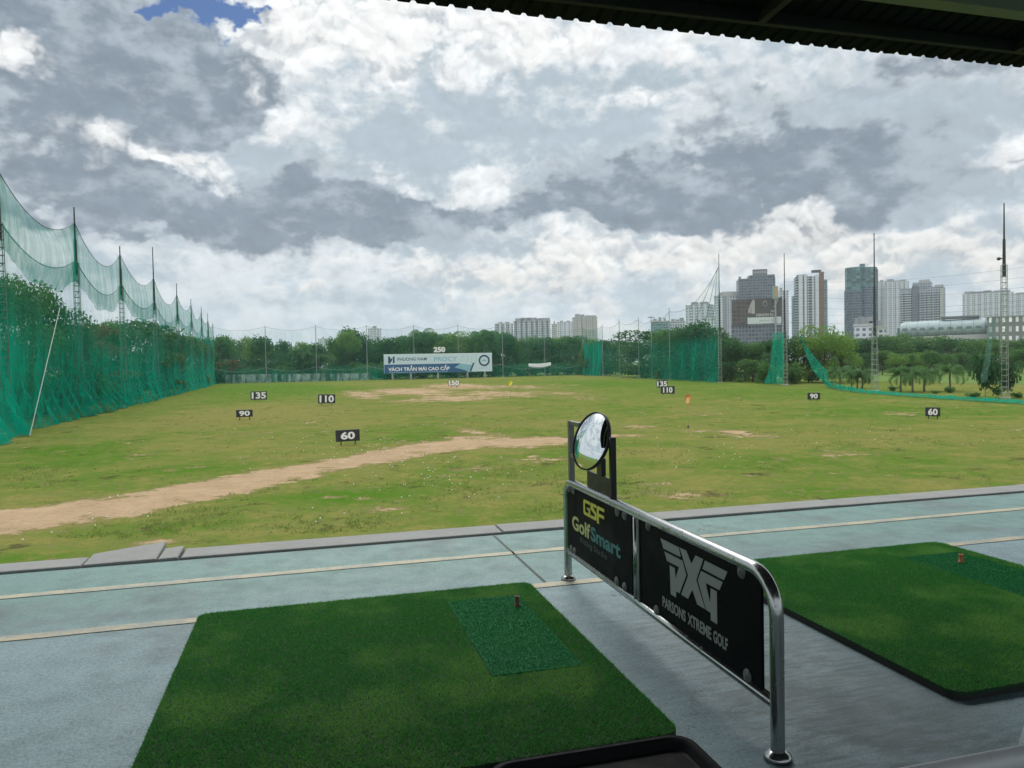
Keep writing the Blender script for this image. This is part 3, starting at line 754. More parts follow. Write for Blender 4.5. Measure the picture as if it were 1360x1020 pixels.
PX = [[(1.487, .620), (1.686, .620), (1.702, .578), (1.521, .576)],
      [(1.531, .564), (1.720, .566), (1.757, .508), (1.686, .403), (1.652, .403), (1.650, .372), (1.594, .372), (1.586, .510), (1.640, .510), (1.647, .462), (1.684, .526), (1.558, .524)],
      [(1.692, .622), (1.761, .622), (1.807, .574), (1.848, .622), (1.917, .622), (1.852, .512), (1.930, .404), (1.858, .403), (1.813, .457), (1.771, .402), (1.702, .402), (1.774, .511)],
      [(1.932, .620), (2.120, .620), (2.090, .577), (1.908, .577)],
      [(1.896, .565), (2.081, .566), (2.053, .524), (1.936, .522), (1.974, .446), (1.979, .512), (2.032, .512), (2.032, .371), (1.978, .371), (1.977, .403), (1.937, .404), (1.865, .515)]]
print_polys('golf_emblem', PX, M_GREYP, b2)
for w_, x_, l_ in (('PARSONS', 1.502, .243), ('XTREME', 1.765, .215), ('GOLF', 1.998, .118)):
    place_text('golf_name', w_, x_, -.0118, .284, l_, .054, M_GREYP, b2, .0005, .028)

# mirror on its square bracket, fixed to the barrier's kerb end
MR = empty('bay_mirror', tuple(BA+BE*.47+Vector((0, 0, .70))), math.atan2(BE.y, BE.x), 'round convex mirror on a square steel bracket above the kerb end of the barrier', 'mirror')
def sq(x0, z0, x1, z1, w, nm, mat):
    if abs(x1-x0) > abs(z1-z0): mb = MB().box(x0-.47, x1-.47, -w/2, w/2, z0-w/2-.70, z0+w/2-.70)
    else: mb = MB().box(x0-w/2-.47, x0+w/2-.47, -w/2, w/2, z0-.70, z1-.70)
    return bevel(mb.build(nm, mat, MR), .003, 1)
M_BRACK = plain('bracket_steel', (.20, .20, .185), .4, .7, .25, 10)
sq(.105, .70, .105, 1.105, .036, 'bracket_post', M_BRACK)
sq(.845, .70, .845, 1.06, .034, 'bracket_post', M_DARKSTEEL)['label'] = 'dark post of the mirror bracket'
sq(.125, 1.090, .30, 1.090, .030, 'bracket_bar', M_BRACK); sq(.125, .872, .43, .872, .030, 'bracket_bar', M_BRACK)
sq(.70, 1.020, .825, 1.020, .038, 'bracket_bar', M_DARKSTEEL)
bevel(MB().box(.43-.47, .825-.47, -.008, .008, .003, .115).build('bracket_plate', M_DARKSTEEL, MR), .002, 1)
MB().box(.62-.47, .70-.47, -.014, .014, .116, .22).build('mirror_stem', M_DARKSTEEL, MR)
def mirror_disc():
    nrm = Vector((-.86, -.445, .31)).normalized()
    nl = Matrix.Rotation(-math.atan2(BE.y, BE.x), 3, 'Z') @ nrm
    q = nl.to_track_quat('Z', 'Y').to_matrix().to_4x4(); M = Matrix.Translation((.185, -.062, .325)) @ q
    R_ = .176; sag = .034; prof = [(0.0001 if k == 0 else R_*k/14, sag*(1-(k/14)**2)) for k in range(15)]
    m, t = material('mirror_glass'); P = t.n('ShaderNodeTexCoord').outputs['Object']
    finish(t, pbr(t, (.80, .83, .83), t.ss(t.noise(P, 9, 4), .3, .8, .01, .05), 1.0))
    MB().lathe(prof, 48, M).build('mirror_face', m, MR, True)
    MB().lathe([(R_-.004, .006), (R_+.001, .008), (R_+.004, 0), (R_+.003, -.014), (R_-.03, -.026), (.001, -.03)], 48, M).build('mirror_rim', plain('black_rubber_rim', (.02, .02, .02), .5, 0, .2, 12), MR, True)
mirror_disc()

# chrome rail at the rear of the next bay
M_RAIL = plain('pale_rail_glint', (.60, .62, .62), .3, 0, .08, 9)  # even pale colour stands in for the bright reflection on the chrome
RL = empty('rear_rail', tuple(UV(1.30, 1.236, DK)), ANG, 'pale metal rail end at the rear of the neighbouring bay', 'rail')
MB().tube([(-.7, 0, .65), (.6, 0, .65), (1.7, 0, .65)], .021, 16).build('rail_tube', M_RAIL, RL, True)
MB().tube([(.176, .02, .0), (.176, .02, .60), (.179, .015, .66), (.19, .01, .70)], .024, 16).build('rail_post', M_RAIL, RL, True)
# ================================================================== distance boards, hoarding, flags, balls
def standing(name, px, py, label, cat, group=None, face=None):
    p = at(px, py); yaw = math.atan2(p.x, p.y) if face is None else face
    return empty(name, (p.x, p.y, -.08), -yaw, label, cat, group), p.y
def dist_board(px, py, num, wpx, hpx, label, legs=.35, tilt=0.0, face=None, num_w=.72, num_h=.66, white=None):
    t, d = standing('distance_board', px, py, label, 'distance board', 'distance boards on the range', face)
    w, h = wpx*d/1000, hpx*d/1000; z0 = legs
    p = bevel(MB().box(-w/2, w/2, -.05, .05, z0, z0+h).build('panel', M_BLACK, t), .02, 1)
    place_text('numerals', num, -w*num_w/2, -.055, z0+h*(1-num_h)/2, w*num_w, h*num_h, white or M_WHITE, p, .02, .035)
    MB().box(-w/2-.05, -w/2+.0, -.06, .06, z0-.02, z0+h+.03).build('panel_edge', plain('grey_steel_edge', (.2, .21, .2), .5, .4), p)
    for s in (-.30, .30): MB().box(s*w-.04, s*w+.04, -.03, .03, 0, z0-.002).build('leg', M_POLEDARK, t)
    t.rotation_euler.y = tilt; return t
dist_board(462.5, 589, '60', 31, 15.5, 'wide black board reading 60 just behind the dirt path', .22, -.02, None, .60, .66)
dist_board(325, 556.5, '90', 20.5, 9.5, 'black board reading 90 on the dry turf towards the side net', .28, 0, None, .66, .74)
dist_board(434, 537.5, '110', 22, 12, 'black board reading 110 at the tip of the bare earth patch', .25, .02, None, .84, .78)
dist_board(344, 531, '135', 20.5, 11, 'black board reading 135 on the bright green strip', .12, 0, None, .88, .80)
dist_board(1239, 555, '60', 17, 12, 'black board reading 60 near the fallen net and the palms', .20, 0, None, .66, .74)
dist_board(1081, 531, '90', 15.5, 9, 'black board reading 90 beside the torn sagging net', .12, 0, None, .62, .74)
dist_board(887, 524, '110', 18, 10, 'black board reading 110 standing in front of the partly hidden 135', .20, 0, None, .68, .74)
dist_board(879.5, 515.5, '135', 14.5, 9.5, 'black board reading 135 partly hidden behind another board', .2, 0, None, .90, .76)
# 150: cut-out numerals with black backs
t, d = standing('distance_board', 603, 514.5, 'cut-out white 150 with black outline on the bare earth before the billboard', 'distance board', 'distance boards on the range')
w, h = 15.5*d/1000, 8.5*d/1000
bk = link_mesh('outline', text_mesh('outline', '150', w, h, .08, .075, M_BLACK), None, t); bk.location = (-w/2, .06, .35)
place_text('numerals', '150', -w/2+.12, -.03, .47, w-.24, h-.24, M_WHITE, bk, .02, .04) .location = (.12, -.09, .12)
for s in (-.25, .2): MB().box(s*w-.05, s*w+.05, 0, .06, 0, .5).build('leg', M_POLEDARK, t)

# the long hoarding under the far net
def on_line(px, v):
    k = (px-680)/1000; y = v/(CA-k*SA); return Vector((k*y, y, 0))
p0, p1 = on_line(510.5, 253.5), on_line(654.0, 253.5); bl = (p1-p0); BW = bl.length
HB = empty('billboard', (p0.x, p0.y, 0), math.atan2(bl.y, bl.x), 'long white and blue advertising billboard on short posts before the far trees', 'billboard')
S_ = p0.y/1000*1.028
zb0, zb1 = 2.05, 2.05+24.3*S_
m, t = material('billboard_print'); P = t.n('ShaderNodeTexCoord').outputs['Object']
pale = t.mix(t.noise(P, .25, 4), (.46, .58, .62), (.56, .66, .69)); 
finish(t, pbr(t, pale, .6)); M_BPALE = m
M_NAVY = plain('navy_print', (.012, .05, .11), .6, 0, .1, .5); M_BLUE = plain('blue_print', (.018, .095, .22), .6, 0, .12, .3)
M_PALEBLUE = plain('pale_blue_print', (.20, .40, .52), .6, 0, .1, .5); M_SHEETB = plain('roof_sheet_print', (.22, .42, .50), .5, 0, .2, .6)
pan = MB().box(0, BW, -.06, .25, zb0, zb1).build('panel', M_BPALE, HB)
def bprint(nm, polys, mat, y=-.075): 
    mb = MB()
    for p in polys: mb.prism([(a*BW, zb0+b*(zb1-zb0)) for a, b in p], y-.006, y)
    return mb.build(nm, mat, pan)
bprint('blue_band', [[(0.002, .004), (.775, .004), (.69, .26), (.66, .30), (.70, .42), (.70, .47), (.0025, .47)]], M_BLUE)
bprint('printed_roof_sheet', [[(.645, .25), (.70, .46), (.82, .36), (.80, .06), (.77, .05)]], M_SHEETB, -.083)
bprint('printed_post', [[(.785, .02), (.80, .02), (.832, .48), (.818, .50)]], M_NAVY, -.09)
bprint('printed_rafters', [[(x, .5), (x+.004, .5), (x+.014, .95), (x+.010, .95)] for x in (.715, .76, .80, .835)], plain('grey_blue_print', (.36, .50, .55), .6), -.083)
bprint('emblem', [[(.038, .52), (.058, .52), (.058, .88), (.038, .92)], [(.062, .80), (.078, .80), (.066, .60), (.052, .62)], [(.080, .52), (.096, .56), (.096, .92), (.080, .88)]], M_NAVY)
place_words('company_lettering', 'PHUONG NAM', .122*BW, -.075, zb0+.66*(zb1-zb0), .265*BW, .17*(zb1-zb0), M_NAVY, pan, .006, .01)
place_text('product_lettering', 'PROCY', .455*BW, -.075, zb0+.60*(zb1-zb0), .215*BW, .24*(zb1-zb0), M_PALEBLUE, pan, .006, .012)
place_words('slogan_lettering', 'VÁCH TRẦN MÁI CAO CẤP', .038*BW, -.082, zb0+.115*(zb1-zb0), .56*BW, .30*(zb1-zb0), M_WHITE, pan, .006, .03)
bprint('small_lettering', [[(.042+.03*k, .035), (.042+.03*k+.026, .035), (.042+.03*k+.026, .06), (.042+.03*k, .06)] for k in range(18)], plain('faint_print', (.26, .40, .48), .6), -.082)
bprint('small_lettering', [[(.875+.014*k, .17), (.875+.014*k+.01, .17), (.875+.014*k+.01, .20), (.875+.014*k, .20)] for k in range(6)], plain('faint_print', (.26, .40, .48), .6), -.082)
cx, cz, r0 = .925*BW, zb0+.60*(zb1-zb0), .315*(zb1-zb0)
mbr = MB(); n = 36; ring = [(cx+r*math.cos(2*PI*k/n), y, cz+r*math.sin(2*PI*k/n)) for (r, y) in ((r0, -.075), (r0, -.082), (r0*.70, -.082), (r0*.70, -.075)) for k in range(n)]
mbr.add(ring, [(i*n+k, i*n+(k+1) % n, ((i+1) % 4)*n+(k+1) % n, ((i+1) % 4)*n+k) for i in range(4) for k in range(n)])
mbr.build('round_emblem', M_NAVY, pan)
mbw = MB(); mbw.prism([(cx-.5*r0, cz), (cx-.2*r0, cz+.18*r0), (cx+.1*r0, cz+.2*r0), (cx+.5*r0, cz), (cx+.2*r0, cz-.12*r0), (cx-.2*r0, cz-.12*r0)], -.085, -.075); mbw.build('emblem_wave', M_SHEETB, pan)
MB().box(-.06, BW+.06, .02, .2, zb1+.002, zb1+.12).build('top_edge', M_WHITE, HB)
for a in (.075, .24, .49, .765, .93):
    bevel(MB().box(a*BW-.30, a*BW+.30, .0, .24, -.2, zb0-.004).build('post', plain('concrete_post', (.26, .27, .26), .8, 0, .2, 1), HB), .03, 1)
# 250 above it
N2 = empty('distance_numerals', tuple(HB.matrix_basis @ Vector((.508*BW, .4, zb1))), HB.rotation_euler.z, 'big white free-standing numerals 250 above the long billboard', 'distance board')
w, h = 15.5*S_, 7.2*S_
place_text('numerals', '250', -w/2, 0, .55, w, h, M_WHITE, N2, .12, .05)
for s in (-.3, 0, .3): MB().box(s*w-.06, s*w+.06, .01, .1, -.8, .7).build('leg', M_POLEDARK, N2)

def flag(px, py, topy, col, inner, label, fw, fh):
    t, d = standing('golf_flag', px, py, label, 'flag'); h = (py-topy)*d/1000
    MB().tube([(0, 0, 0), (0.0, 0, h)], .018, 8).build('flag_pole', plain('flagstick', (.30, .27, .12), .5), t)
    MB().lathe([(.06, 0), (.06, .12), (.035, .2), (0, .21)], 12).build('pole_foot', M_POLEDARK, t)
    mb = MB(); n = 10; rows = []
    for i in range(n+1):
        a = i/n; s = math.sin(PI*min(1, .18+a*.82)); x = -.5*fw*s*math.cos(.4); rows.append((a, s))
    vs = []; 
    for a, s in rows:
        z = h-.02-a*fh
        for k in range(5): 
            q = (k/4-.5)*fw*max(.25, s); vs.append((q+.03*math.sin(a*7), .10*math.sin(q*6+a*4), z))
    mb.add(vs, [(i*5+k, i*5+k+1, (i+1)*5+k+1, (i+1)*5+k) for i in range(n) for k in range(4)])
    o = mb.build('flag_cloth', col, t); s_ = o.modifiers.new('thick', 'SOLIDIFY'); s_.thickness = .006
    if inner:
        mb = MB(); mb.prism([(-.16, h-fh*.75), (-.05, h-fh*.92), (.10, h-fh*.80), (.13, h-fh*.45), (.02, h-fh*.2), (-.12, h-fh*.4)], -.125, -.115); mb.build('flag_patch', inner, o)
    return t
flag(914, 567, 522, plain('orange_cloth', (.62, .17, .05), .8, 0, .1, 5), plain('pale_orange_cloth', (.75, .42, .16), .8, 0, .1, 5), 'orange target flag on a thin stick on the open range', .36, .74)
flag(678, 527.5, 504.5, plain('yellow_cloth', (.72, .62, .03), .8, 0, .1, 5), None, 'yellow target flag by the bare earth before the far trees', .55, .75)

# tufts and weeds standing out of the turf
def tufts(n=22000):
    g = np.random.default_rng(21); d = 22*np.exp(g.uniform(0, 1, n)*math.log(120/22)); k = g.uniform(-.72, .72, n); X = k*d; Y = d
    c = np.sin(X*.55+2*np.sin(Y*.21))*np.sin(Y*.43+1.7*np.sin(X*.33))+g.normal(0, .45, n); keep = c > .42
    u = X*CA+Y*SA; v = -X*SA+Y*CA; keep &= (u > -20-.03*v) & (u < 72+.1*v) & (v > 7)
    for i in range(len(PATH)-1):
        a, b = PATH[i], PATH[i+1]; dx, dy = b.x-a.x, b.y-a.y; s = np.clip(((X-a.x)*dx+(Y-a.y)*dy)/(dx*dx+dy*dy), 0, 1)
        keep &= np.hypot(X-a.x-s*dx, Y-a.y-s*dy) > PATHW[i]*g.uniform(.35, 1.1, n)
    X, Y = X[keep], Y[keep]; n = len(X); V = []
    s = g.uniform(.5, 1.3, n)
    for b in range(7):
        a = g.uniform(0, 2*PI, n); r = g.uniform(.02, .22, n)*s; bx, by = X+np.cos(a)*r, Y+np.sin(a)*r; w = g.uniform(.012, .035, n)*s; h = g.uniform(.03, .085, n)*s
        a2 = g.uniform(0, 2*PI, n); lx, ly = g.normal(0, .05, n), g.normal(0, .05, n); z = np.full(n, -.10)
        V.append(np.stack([np.stack([bx-np.cos(a2)*w, by-np.sin(a2)*w, z], 1), np.stack([bx+np.cos(a2)*w, by+np.sin(a2)*w, z], 1), np.stack([bx+lx, by+ly, z+h], 1)], 1))
    V = np.stack(V, 1).reshape(-1, 3)
    m = leaf_mat('turf_tuft', (.085, .155, .024), (.17, .21, .055), .45)
    tag(link_mesh('grass_tufts', np_mesh('grass_tufts', V, np.arange(len(V)).reshape(-1, 3), m)), 'tufts of coarse grass and weeds over the range turf', 'grass', None, 'stuff')
tufts()

# range balls left lying in the turf
M_BALL = plain('golf_ball_white', (.62, .62, .59), .45, 0, .05, 40)
mb = MB(); mb.lathe([(.0005, -.024)]+[(.024*math.cos(math.radians(a)), .024*math.sin(math.radians(a))) for a in range(-75, 90, 15)]+[(.0005, .024)], 12)
ball_me = mb.mesh('golf_ball', M_BALL, True)
rb = random.Random(77); nball = 0; REG = {}
def ball(px, py, where):
    global nball
    p = at(px, py, -.05); d = p.y
    o = bpy.data.objects.new('golf_ball', ball_me); COL.objects.link(o); o.location = (p.x, p.y, -.045)
    o.scale = (1.0,)*3; o.rotation_euler = (rb.random()*3, rb.random()*3, 0)
    tag(o, 'white range ball lying in the turf '+where, 'golf ball', 'range balls '+where); nball += 1
for _ in range(60): ball(rb.gauss(500, 42), rb.gauss(600, 16), 'between the wide 60 board and the dirt path' if False else 'around the wide 60 board')
for _ in range(30): ball(rb.gauss(410, 60), rb.gauss(590, 14), 'around the wide 60 board')
for _ in range(34): ball(rb.gauss(560, 60), rb.gauss(640, 18), 'between the dirt path and the deck')
for _ in range(16): ball(rb.uniform(20, 470), rb.uniform(655, 722), 'between the dirt path and the deck')
for _ in range(34): ball(rb.gauss(930, 50), rb.gauss(590, 22), 'around the orange flag')
for _ in range(24): ball(rb.gauss(1170, 80), rb.gauss(575, 16), 'before the 60 board by the fallen net')
for _ in range(14): ball(rb.gauss(690, 40), rb.gauss(615, 22), 'around the barrier mirror' if False else 'between the dirt path and the deck')

# ================================================================== poles and nets
def lattice_pole(p, h_lat, h_top, w, label, lean=0.0, lamps=0, group='lattice net poles', mat=M_LATTICE, thin=.11, band=True):
    t = empty('net_pole', (p.x, p.y, -.1), -math.atan2(p.x, p.y)+.25, label, 'net pole', group)
    mb = MB(); hw = w/2
    for sx in (-1, 1):
        for sy in (-1, 1):
            mb.tube([(sx*hw, sy*hw, 0), (sx*hw*.72, sy*hw*.72, h_lat)], w*.055, 5)
    n = max(5, int(h_lat/(w*.95)))
    for i in range(1, n+1):
        z = h_lat*i/n; k = hw*(1-.28*i/n)
        for a, b in (((-k, -k), (k, -k)), ((-k, k), (k, k)), ((-k, -k), (-k, k)), ((k, -k), (k, k))):
            mb.tube([(a[0], a[1], z), (b[0], b[1], z)], w*.045, 4)
        if i < n and i % 2:
            k2 = hw*(1-.28*(i+1)/n); mb.tube([(-k, k, z), (k2, k2, h_lat*(i+1)/n)], w*.04, 4)
    mb.build('lattice', mat, t)
    zt = h_lat+(h_top-h_lat)*.42
    MB().tube([(0, 0, h_lat-1.2), (0, 0, zt)], [thin*1.5, thin*1.2], 8).build('mast', M_POLEDARK, t)
    MB().tube([(0, 0, zt+.003), (0, 0, h_top)], [thin*.8, thin*.5], 8).build('topmast', M_POLEDARK, t)
    for k in range(lamps):
        s = (-1, 1)[k % 2]
        f = MB().box(-.17, .17, -.14, .14, -.14, .14).build('floodlight', M_POLEDARK, t); f.location = (s*(.55+.10*k), -.2, h_lat-.3+(1.0 if k == 0 else 0)); f.rotation_euler = (.6, 0, s*.5); bevel(f, .05, 1)
        MB().box(-.4 if s > 0 else -.05, .05 if s > 0 else .4, -.03, .03, -.05, .05).build('lamp_arm', M_POLEDARK, f)
    MB().box(-w*.75, w*.75, -w*.75, w*.75, -.2, .16).build('footing', plain('footing_concrete', (.3, .3, .28), .9, 0, .2, 2), t)
    return t
def slim_pole(p, h, r, label, group='slim far net poles'):
    t = empty('net_pole', (p.x, p.y, -.1), 0, label, 'net pole', group)
    MB().tube([(0, 0, 0), (0, 0, h*.55), (0, 0, h)], [r, r*.8, r*.5], 8).build('mast', M_POLE, t)
    MB().lathe([(r*3, 0), (r*3, .2), (r*1.2, .25), (r, .9)], 10).build('footing', plain('footing_concrete', (.3, .3, .28), .9), t)
    return t

LY = [36.5, 58.5, 80.4, 103, 130, 159, 184, 208, 226, 243]
def LP(y): return Vector((-39.4-.3065*(y-58.5), y, 0))
LPOS = [LP(y) for y in LY]
LL = {1: 'lattice net pole beside the foot of the pale leaning stay', 2: 'tallest looking lattice net pole on the tree side, just past the pale leaning stay', 3: 'lattice net pole rising behind the round bush at the net foot',
      4: 'lattice net pole with a thin antenna-like top, next after the round bush', 5: 'fifth lattice net pole from the corner of the far net', 6: 'fourth lattice net pole from the corner of the far net',
      7: 'third lattice net pole from the corner of the far net', 8: 'lattice net pole next to the corner pole of the far net'}
HT = {1: 22.2, 2: 22.3, 3: 21.8, 4: 26.0, 5: 23.0, 6: 22, 7: 22, 8: 21.5}
for i in range(1, 9): lattice_pole(LPOS[i], 16.4, HT[i], .62, LL[i], group='lattice poles of the side net', thin=.13, mat=M_LATGREEN)
slim_pole(LPOS[9], 19.5, .16, 'slim net pole at the corner where the two nets meet')
def net_sheet(cols, nh, name, mat, parent):
    "cols: list of (x, y, ztop, zbot, out) with an outward vector function"
    V, F, A = [], [], []
    for c in cols:
        for k in range(nh+1):
            p, a = c(k/nh); V.append(p); A.append(a)
    n = len(cols); m = nh+1
    for i in range(n-1):
        for k in range(nh): F.append((i*m+k, i*m+k+1, (i+1)*m+k+1, (i+1)*m+k))
    return link_mesh(name, np_mesh(name, V, F, mat, {'dens': A}, True), None, parent)
def wob(s, seed): return math.sin(s*2.1+seed)*.5+math.sin(s*5.3+seed*1.7)*.3+math.sin(s*11.7+seed*2.3)*.2
def side_net():
    t = empty('safety_net', (LPOS[1].x, LPOS[1].y, 0), 0, 'tall green safety net hanging in scallops from the lattice poles before the trees', 'safety net')
    O = Vector((LPOS[1].x, LPOS[1].y, 0)); inn = Vector((.956, .293, 0))
    up, lo, rope = [], [], [[], []]
    for i in range(len(LPOS)-1):
        a, b = LPOS[i], LPOS[i+1]; L = (b-a).length; ns = 44
        sag = 2.5*min(1.2, L/24)*(1, 1.0, 1.18, .86, 1.1, .9, 1.15, .8, 1)[i]; r = random.Random(i*7+1); sk = r.uniform(-.15, .15); bl = r.uniform(.3, 1.3); pool = r.uniform(.5, 1.5) if i % 3 else r.uniform(1.6, 2.4)
        for j in range(ns + (1 if i == len(LPOS)-2 else 0)):
            s = j/ns; p = a.lerp(b, s); q = 4*s*(1-s)*(1+sk*(s-.5)); S = (i+s)*L
            zt = 20.6-(1.2 if i >= 7 else 0)-sag*q; zr = 16.6-(1.5 if i >= 7 else 0)-sag*.85*q
            edge = math.exp(-((min(s, 1-s))*L/1.1)**2)       # gathers at the poles
            def cu(h, p=p, zt=zt, zr=zr, q=q, S=S, bl=bl, edge=edge):
                zb = zr-2.1-.25*math.sin(S*.7); z = zt+(zb-zt)*h
                o = inn*(bl*q*math.sin(PI*h*.9)*.8+.10*wob(S, 1)*(.3+h)) - inn*.05
                return tuple(p+o+Vector((0, 0, z))-O), .40+.35*edge+.10*abs(wob(S*.5, 5))
            def cl(h, p=p, zr=zr, q=q, S=S, edge=edge, pool=pool, s=s):
                z = zr*(1-h)-.02; g = max(0, 1-z/6.0)
                amp = .10+.30*g
                sweep = pool*(g**1.8)*(.55+.45*math.sin(PI*s)+.35*wob(S*.35, 4))
                o = inn*(q*.5*math.sin(PI*min(1, h*1.2))+amp*wob(S*(1.0-.2*g), 2)+sweep+.1)
                al = (.36-.22*sm(np.array((h-.10)/.06)).item())+.08*sm(np.array((h-.2)/.15)).item()+.30*sm(np.array((h-.34)/.3)).item()+.25*edge+.12*g
                if i >= 5: al += .12*sm(np.array((h-.2)/.3)).item()
                return tuple(p+o+Vector((0, 0, z))-O), al
            up.append(cu); lo.append(cl)
            rope[0].append(p+Vector((0, 0, zt))-O); rope[1].append(p+Vector((0, 0, zr))-O)
    u_ = net_sheet(up, 16, 'upper_net', M_NETUP, t); l_ = net_sheet(lo, 40, 'lower_net', M_NET, t)
    u_['label'] = 'thin upper curtain of the green net, seen against the sky'
    for k, w in ((0, .035), (1, .045)): MB().tube(rope[k], w, 4).build('net_rope', M_POLEDARK, t)
side_net()
# pale stay leaning against the net, and a smaller one
a, b = at(39.5, 579), atd(79.5, 409, 71)
st = MB().tube([(0, 0, 0), tuple((b-a)*.5), tuple(b-a)], .038, 6).build('stay_rod', plain('pale_rod', (.26, .29, .25), .6)); st.location = (a.x, a.y, 0); tag(st, 'long pale stay rod leaning up against the green side net', 'stay rod')

# the far net on slim poles
FX = [285, 355, 422, 489.3, 551.8, 610.6, 669.3, 724.9, 776]
def far_pt(px):
    "where the view at px meets the far line v = 256.5"
    k = (px-680-18)/1000 if False else (px-680)/1000
    y = 256.5/(CA-k*SA); return Vector((k*y, y, 0))
FPOS = [far_pt(x-1) for x in FX]
FLAB = ['slim far pole behind the pale boundary wall', 'slim far pole at the end of the pale boundary wall', 'slim far pole standing just before the long billboard begins',
        'slim far pole behind the first half of the long billboard', 'slim far pole behind the second half of the long billboard, past the 250', 'slim far pole just after the long billboard ends',
        'slim far pole rising behind the pale awning sheet', 'slim far pole at the edge of the dense green curtain']
for i, l in enumerate(FLAB): slim_pole(FPOS[i+1], 18.5, .17, l)
def far_net():
    t = empty('safety_net', tuple(FPOS[0]), 0, 'thin far safety net on slim poles across the end of the range before the wood', 'safety net'); O = FPOS[0]; cols = []; rp = []
    for i in range(len(FPOS)-1):
        for j in range(16 + (i == len(FPOS)-2)):
            s = j/16; p = FPOS[i].lerp(FPOS[i+1], s); q = 4*s*(1-s); zt = 18.1-1.3*q-(.9 if i > 5 else 0)
            rp.append(p+Vector((0, 0, zt))-O)
            def c(h, p=p, zt=zt, S=i+s, i=i):
                z = zt*(1-h); lowd = sm(np.array((4.6+.5*math.sin(S*3)-z)/.8)).item()
                return tuple(p+Vector((.1*wob(S*6, 1), -.35*wob(S*8, 3)*(h)-.6*max(0, 1-z/2), z))-O), .085+.26*lowd*(1 if i < 6 else .7)
            cols.append(c)
    net_sheet(cols, 30, 'net_curtain', M_NET, t); MB().tube(rp, .04, 4).build('net_rope', M_POLE, t)
    MB().tube([p-Vector((0, 0, 13.3)) for p in rp], .05, 4).build('net_rope', M_POLE, t)
far_net()

# the standing remnant of the net on the open side
def RPv(v): return UV(73+.115*(v-65.4), v)
RS = [(801, 244.6, 17.0), (823.5, 225.4, 17.4), (849, 207.3, 17.0), (866, 197, 16.5), (890, 183.5, 17.6)]
RPOS = [Vector(((px-680)/1000*y, y, 0)) for px, y, h in RS]
RLAB = ['slim pole inside the dense green net curtain', 'slim pole in the thin stretch of net beyond the dense curtain', 'slim pole before the layered spreading tree', 'slim pole with a short crossbar top above the spreading tree', 'slim pole standing in front of the shrub mass covered by net']
for (px, y, h), p, l in zip(RS, RPOS, RLAB):
    o = slim_pole(p, h, .13, l, 'slim poles of the torn net')
    if px == 866: MB().box(-.9, .9, -.06, .06, h-.5, h-.3).build('crossbar', M_POLE, o)
big = {}
for px, py, hl, ht, lab, w in ((956.5, 508, 10.6, 26.2, 'lattice net pole where the torn net climbs to a point above the shrubs', .62),
                              (1043, 510.6, 9.6, 23.6, 'lattice net pole with a dense scrap of net hanging beside it', .70),
                              (1162, 519, 8.9, 21.8, 'lattice net pole standing among the young palms before the dark tower', .74),
                              (1333.7, 528, 14.5, 21.2, 'lattice net pole with a floodlight and creeper at its foot, before the office block', .66)):
    p = at(px, py); big[px] = p
    lattice_pole(p, hl, ht, w, lab, lamps={1333.7: 1, 1162: 1}.get(px, 0), group='lattice poles of the open side', thin=.12)
def side_remnant():
    pts = [FPOS[-1]]+RPOS+[big[956.5]]; tops = [17.0, 16.2, 16.4, 16.2, 15.4, 16.6, 23.6]
    O = pts[0]; t = empty('safety_net', tuple(O), 0, 'torn green safety net over the shrubs, climbing to a point at a lattice pole', 'safety net'); cols = []; rp = []
    dn = [(.66, .5), (.20, .16), (.16, .15), (.22, .15), (.42, .15), (.50, .14)]
    for i in range(len(pts)-1):
        ns = 22
        for j in range(ns+(i == len(pts)-2)):
            s = j/ns; p = pts[i].lerp(pts[i+1], s); q = 4*s*(1-s)
            zt = tops[i]+(tops[i+1]-tops[i])*(s**2.2 if i == 5 else s)-1.1*q
            d0, d1 = dn[i]; rp.append(p+Vector((0, 0, zt))-O)
            def c(h, p=p, zt=zt, S=i*3+s*3, d0=d0, d1=d1, i=i, s=s):
                z = zt*(1-h); lowd = sm(np.array(((12.5 if i < 1 else 10.5)-z)/3.0)).item()
                g = max(0, 1-z/9); off = Vector((-.9, -.42, 0))*(.5*wob(S*3.1, 6)*(.2+g)+1.0*g*g)
                a = d1*.55+(d0-.02)*lowd*(.75+.5*abs(wob(S*2.2, 3)))
                if i == 0: a = a*(1 if s > .02 else 1.3)
                if i == 5 and s > .9: a += .08
                return tuple(p+off+Vector((0, 0, z))-O), a
            cols.append(c)
    net_sheet(cols, 34, 'net_curtain', M_NET, t); MB().tube(rp, .05, 4).build('net_rope', M_POLE, t)
    # loose gathered folds that drop from the point
    k = big[956.5]-O
    for dx, dy, z0 in ((-6.2, 3.0, 11), (-4.0, 2, 8.5), (-1.8, 1, 9)):
        MB().tube([k+Vector((-.3, 0, 23.3)), k+Vector((dx*.5, dy*.5, (23+z0)/2-.8)), k+Vector((dx, dy, z0-3))], [.02, .06, .03], 6).build('net_fold', M_NETFOLD, t)
m_, t_ = material('net_folds'); finish(t_, pbr(t_, t_.mix(t_.noise(t_.n('ShaderNodeTexCoord').outputs['Object'], 3, 3), (.02, .12, .09), (.03, .20, .14)), .9)); M_NETFOLD = m_
side_remnant()

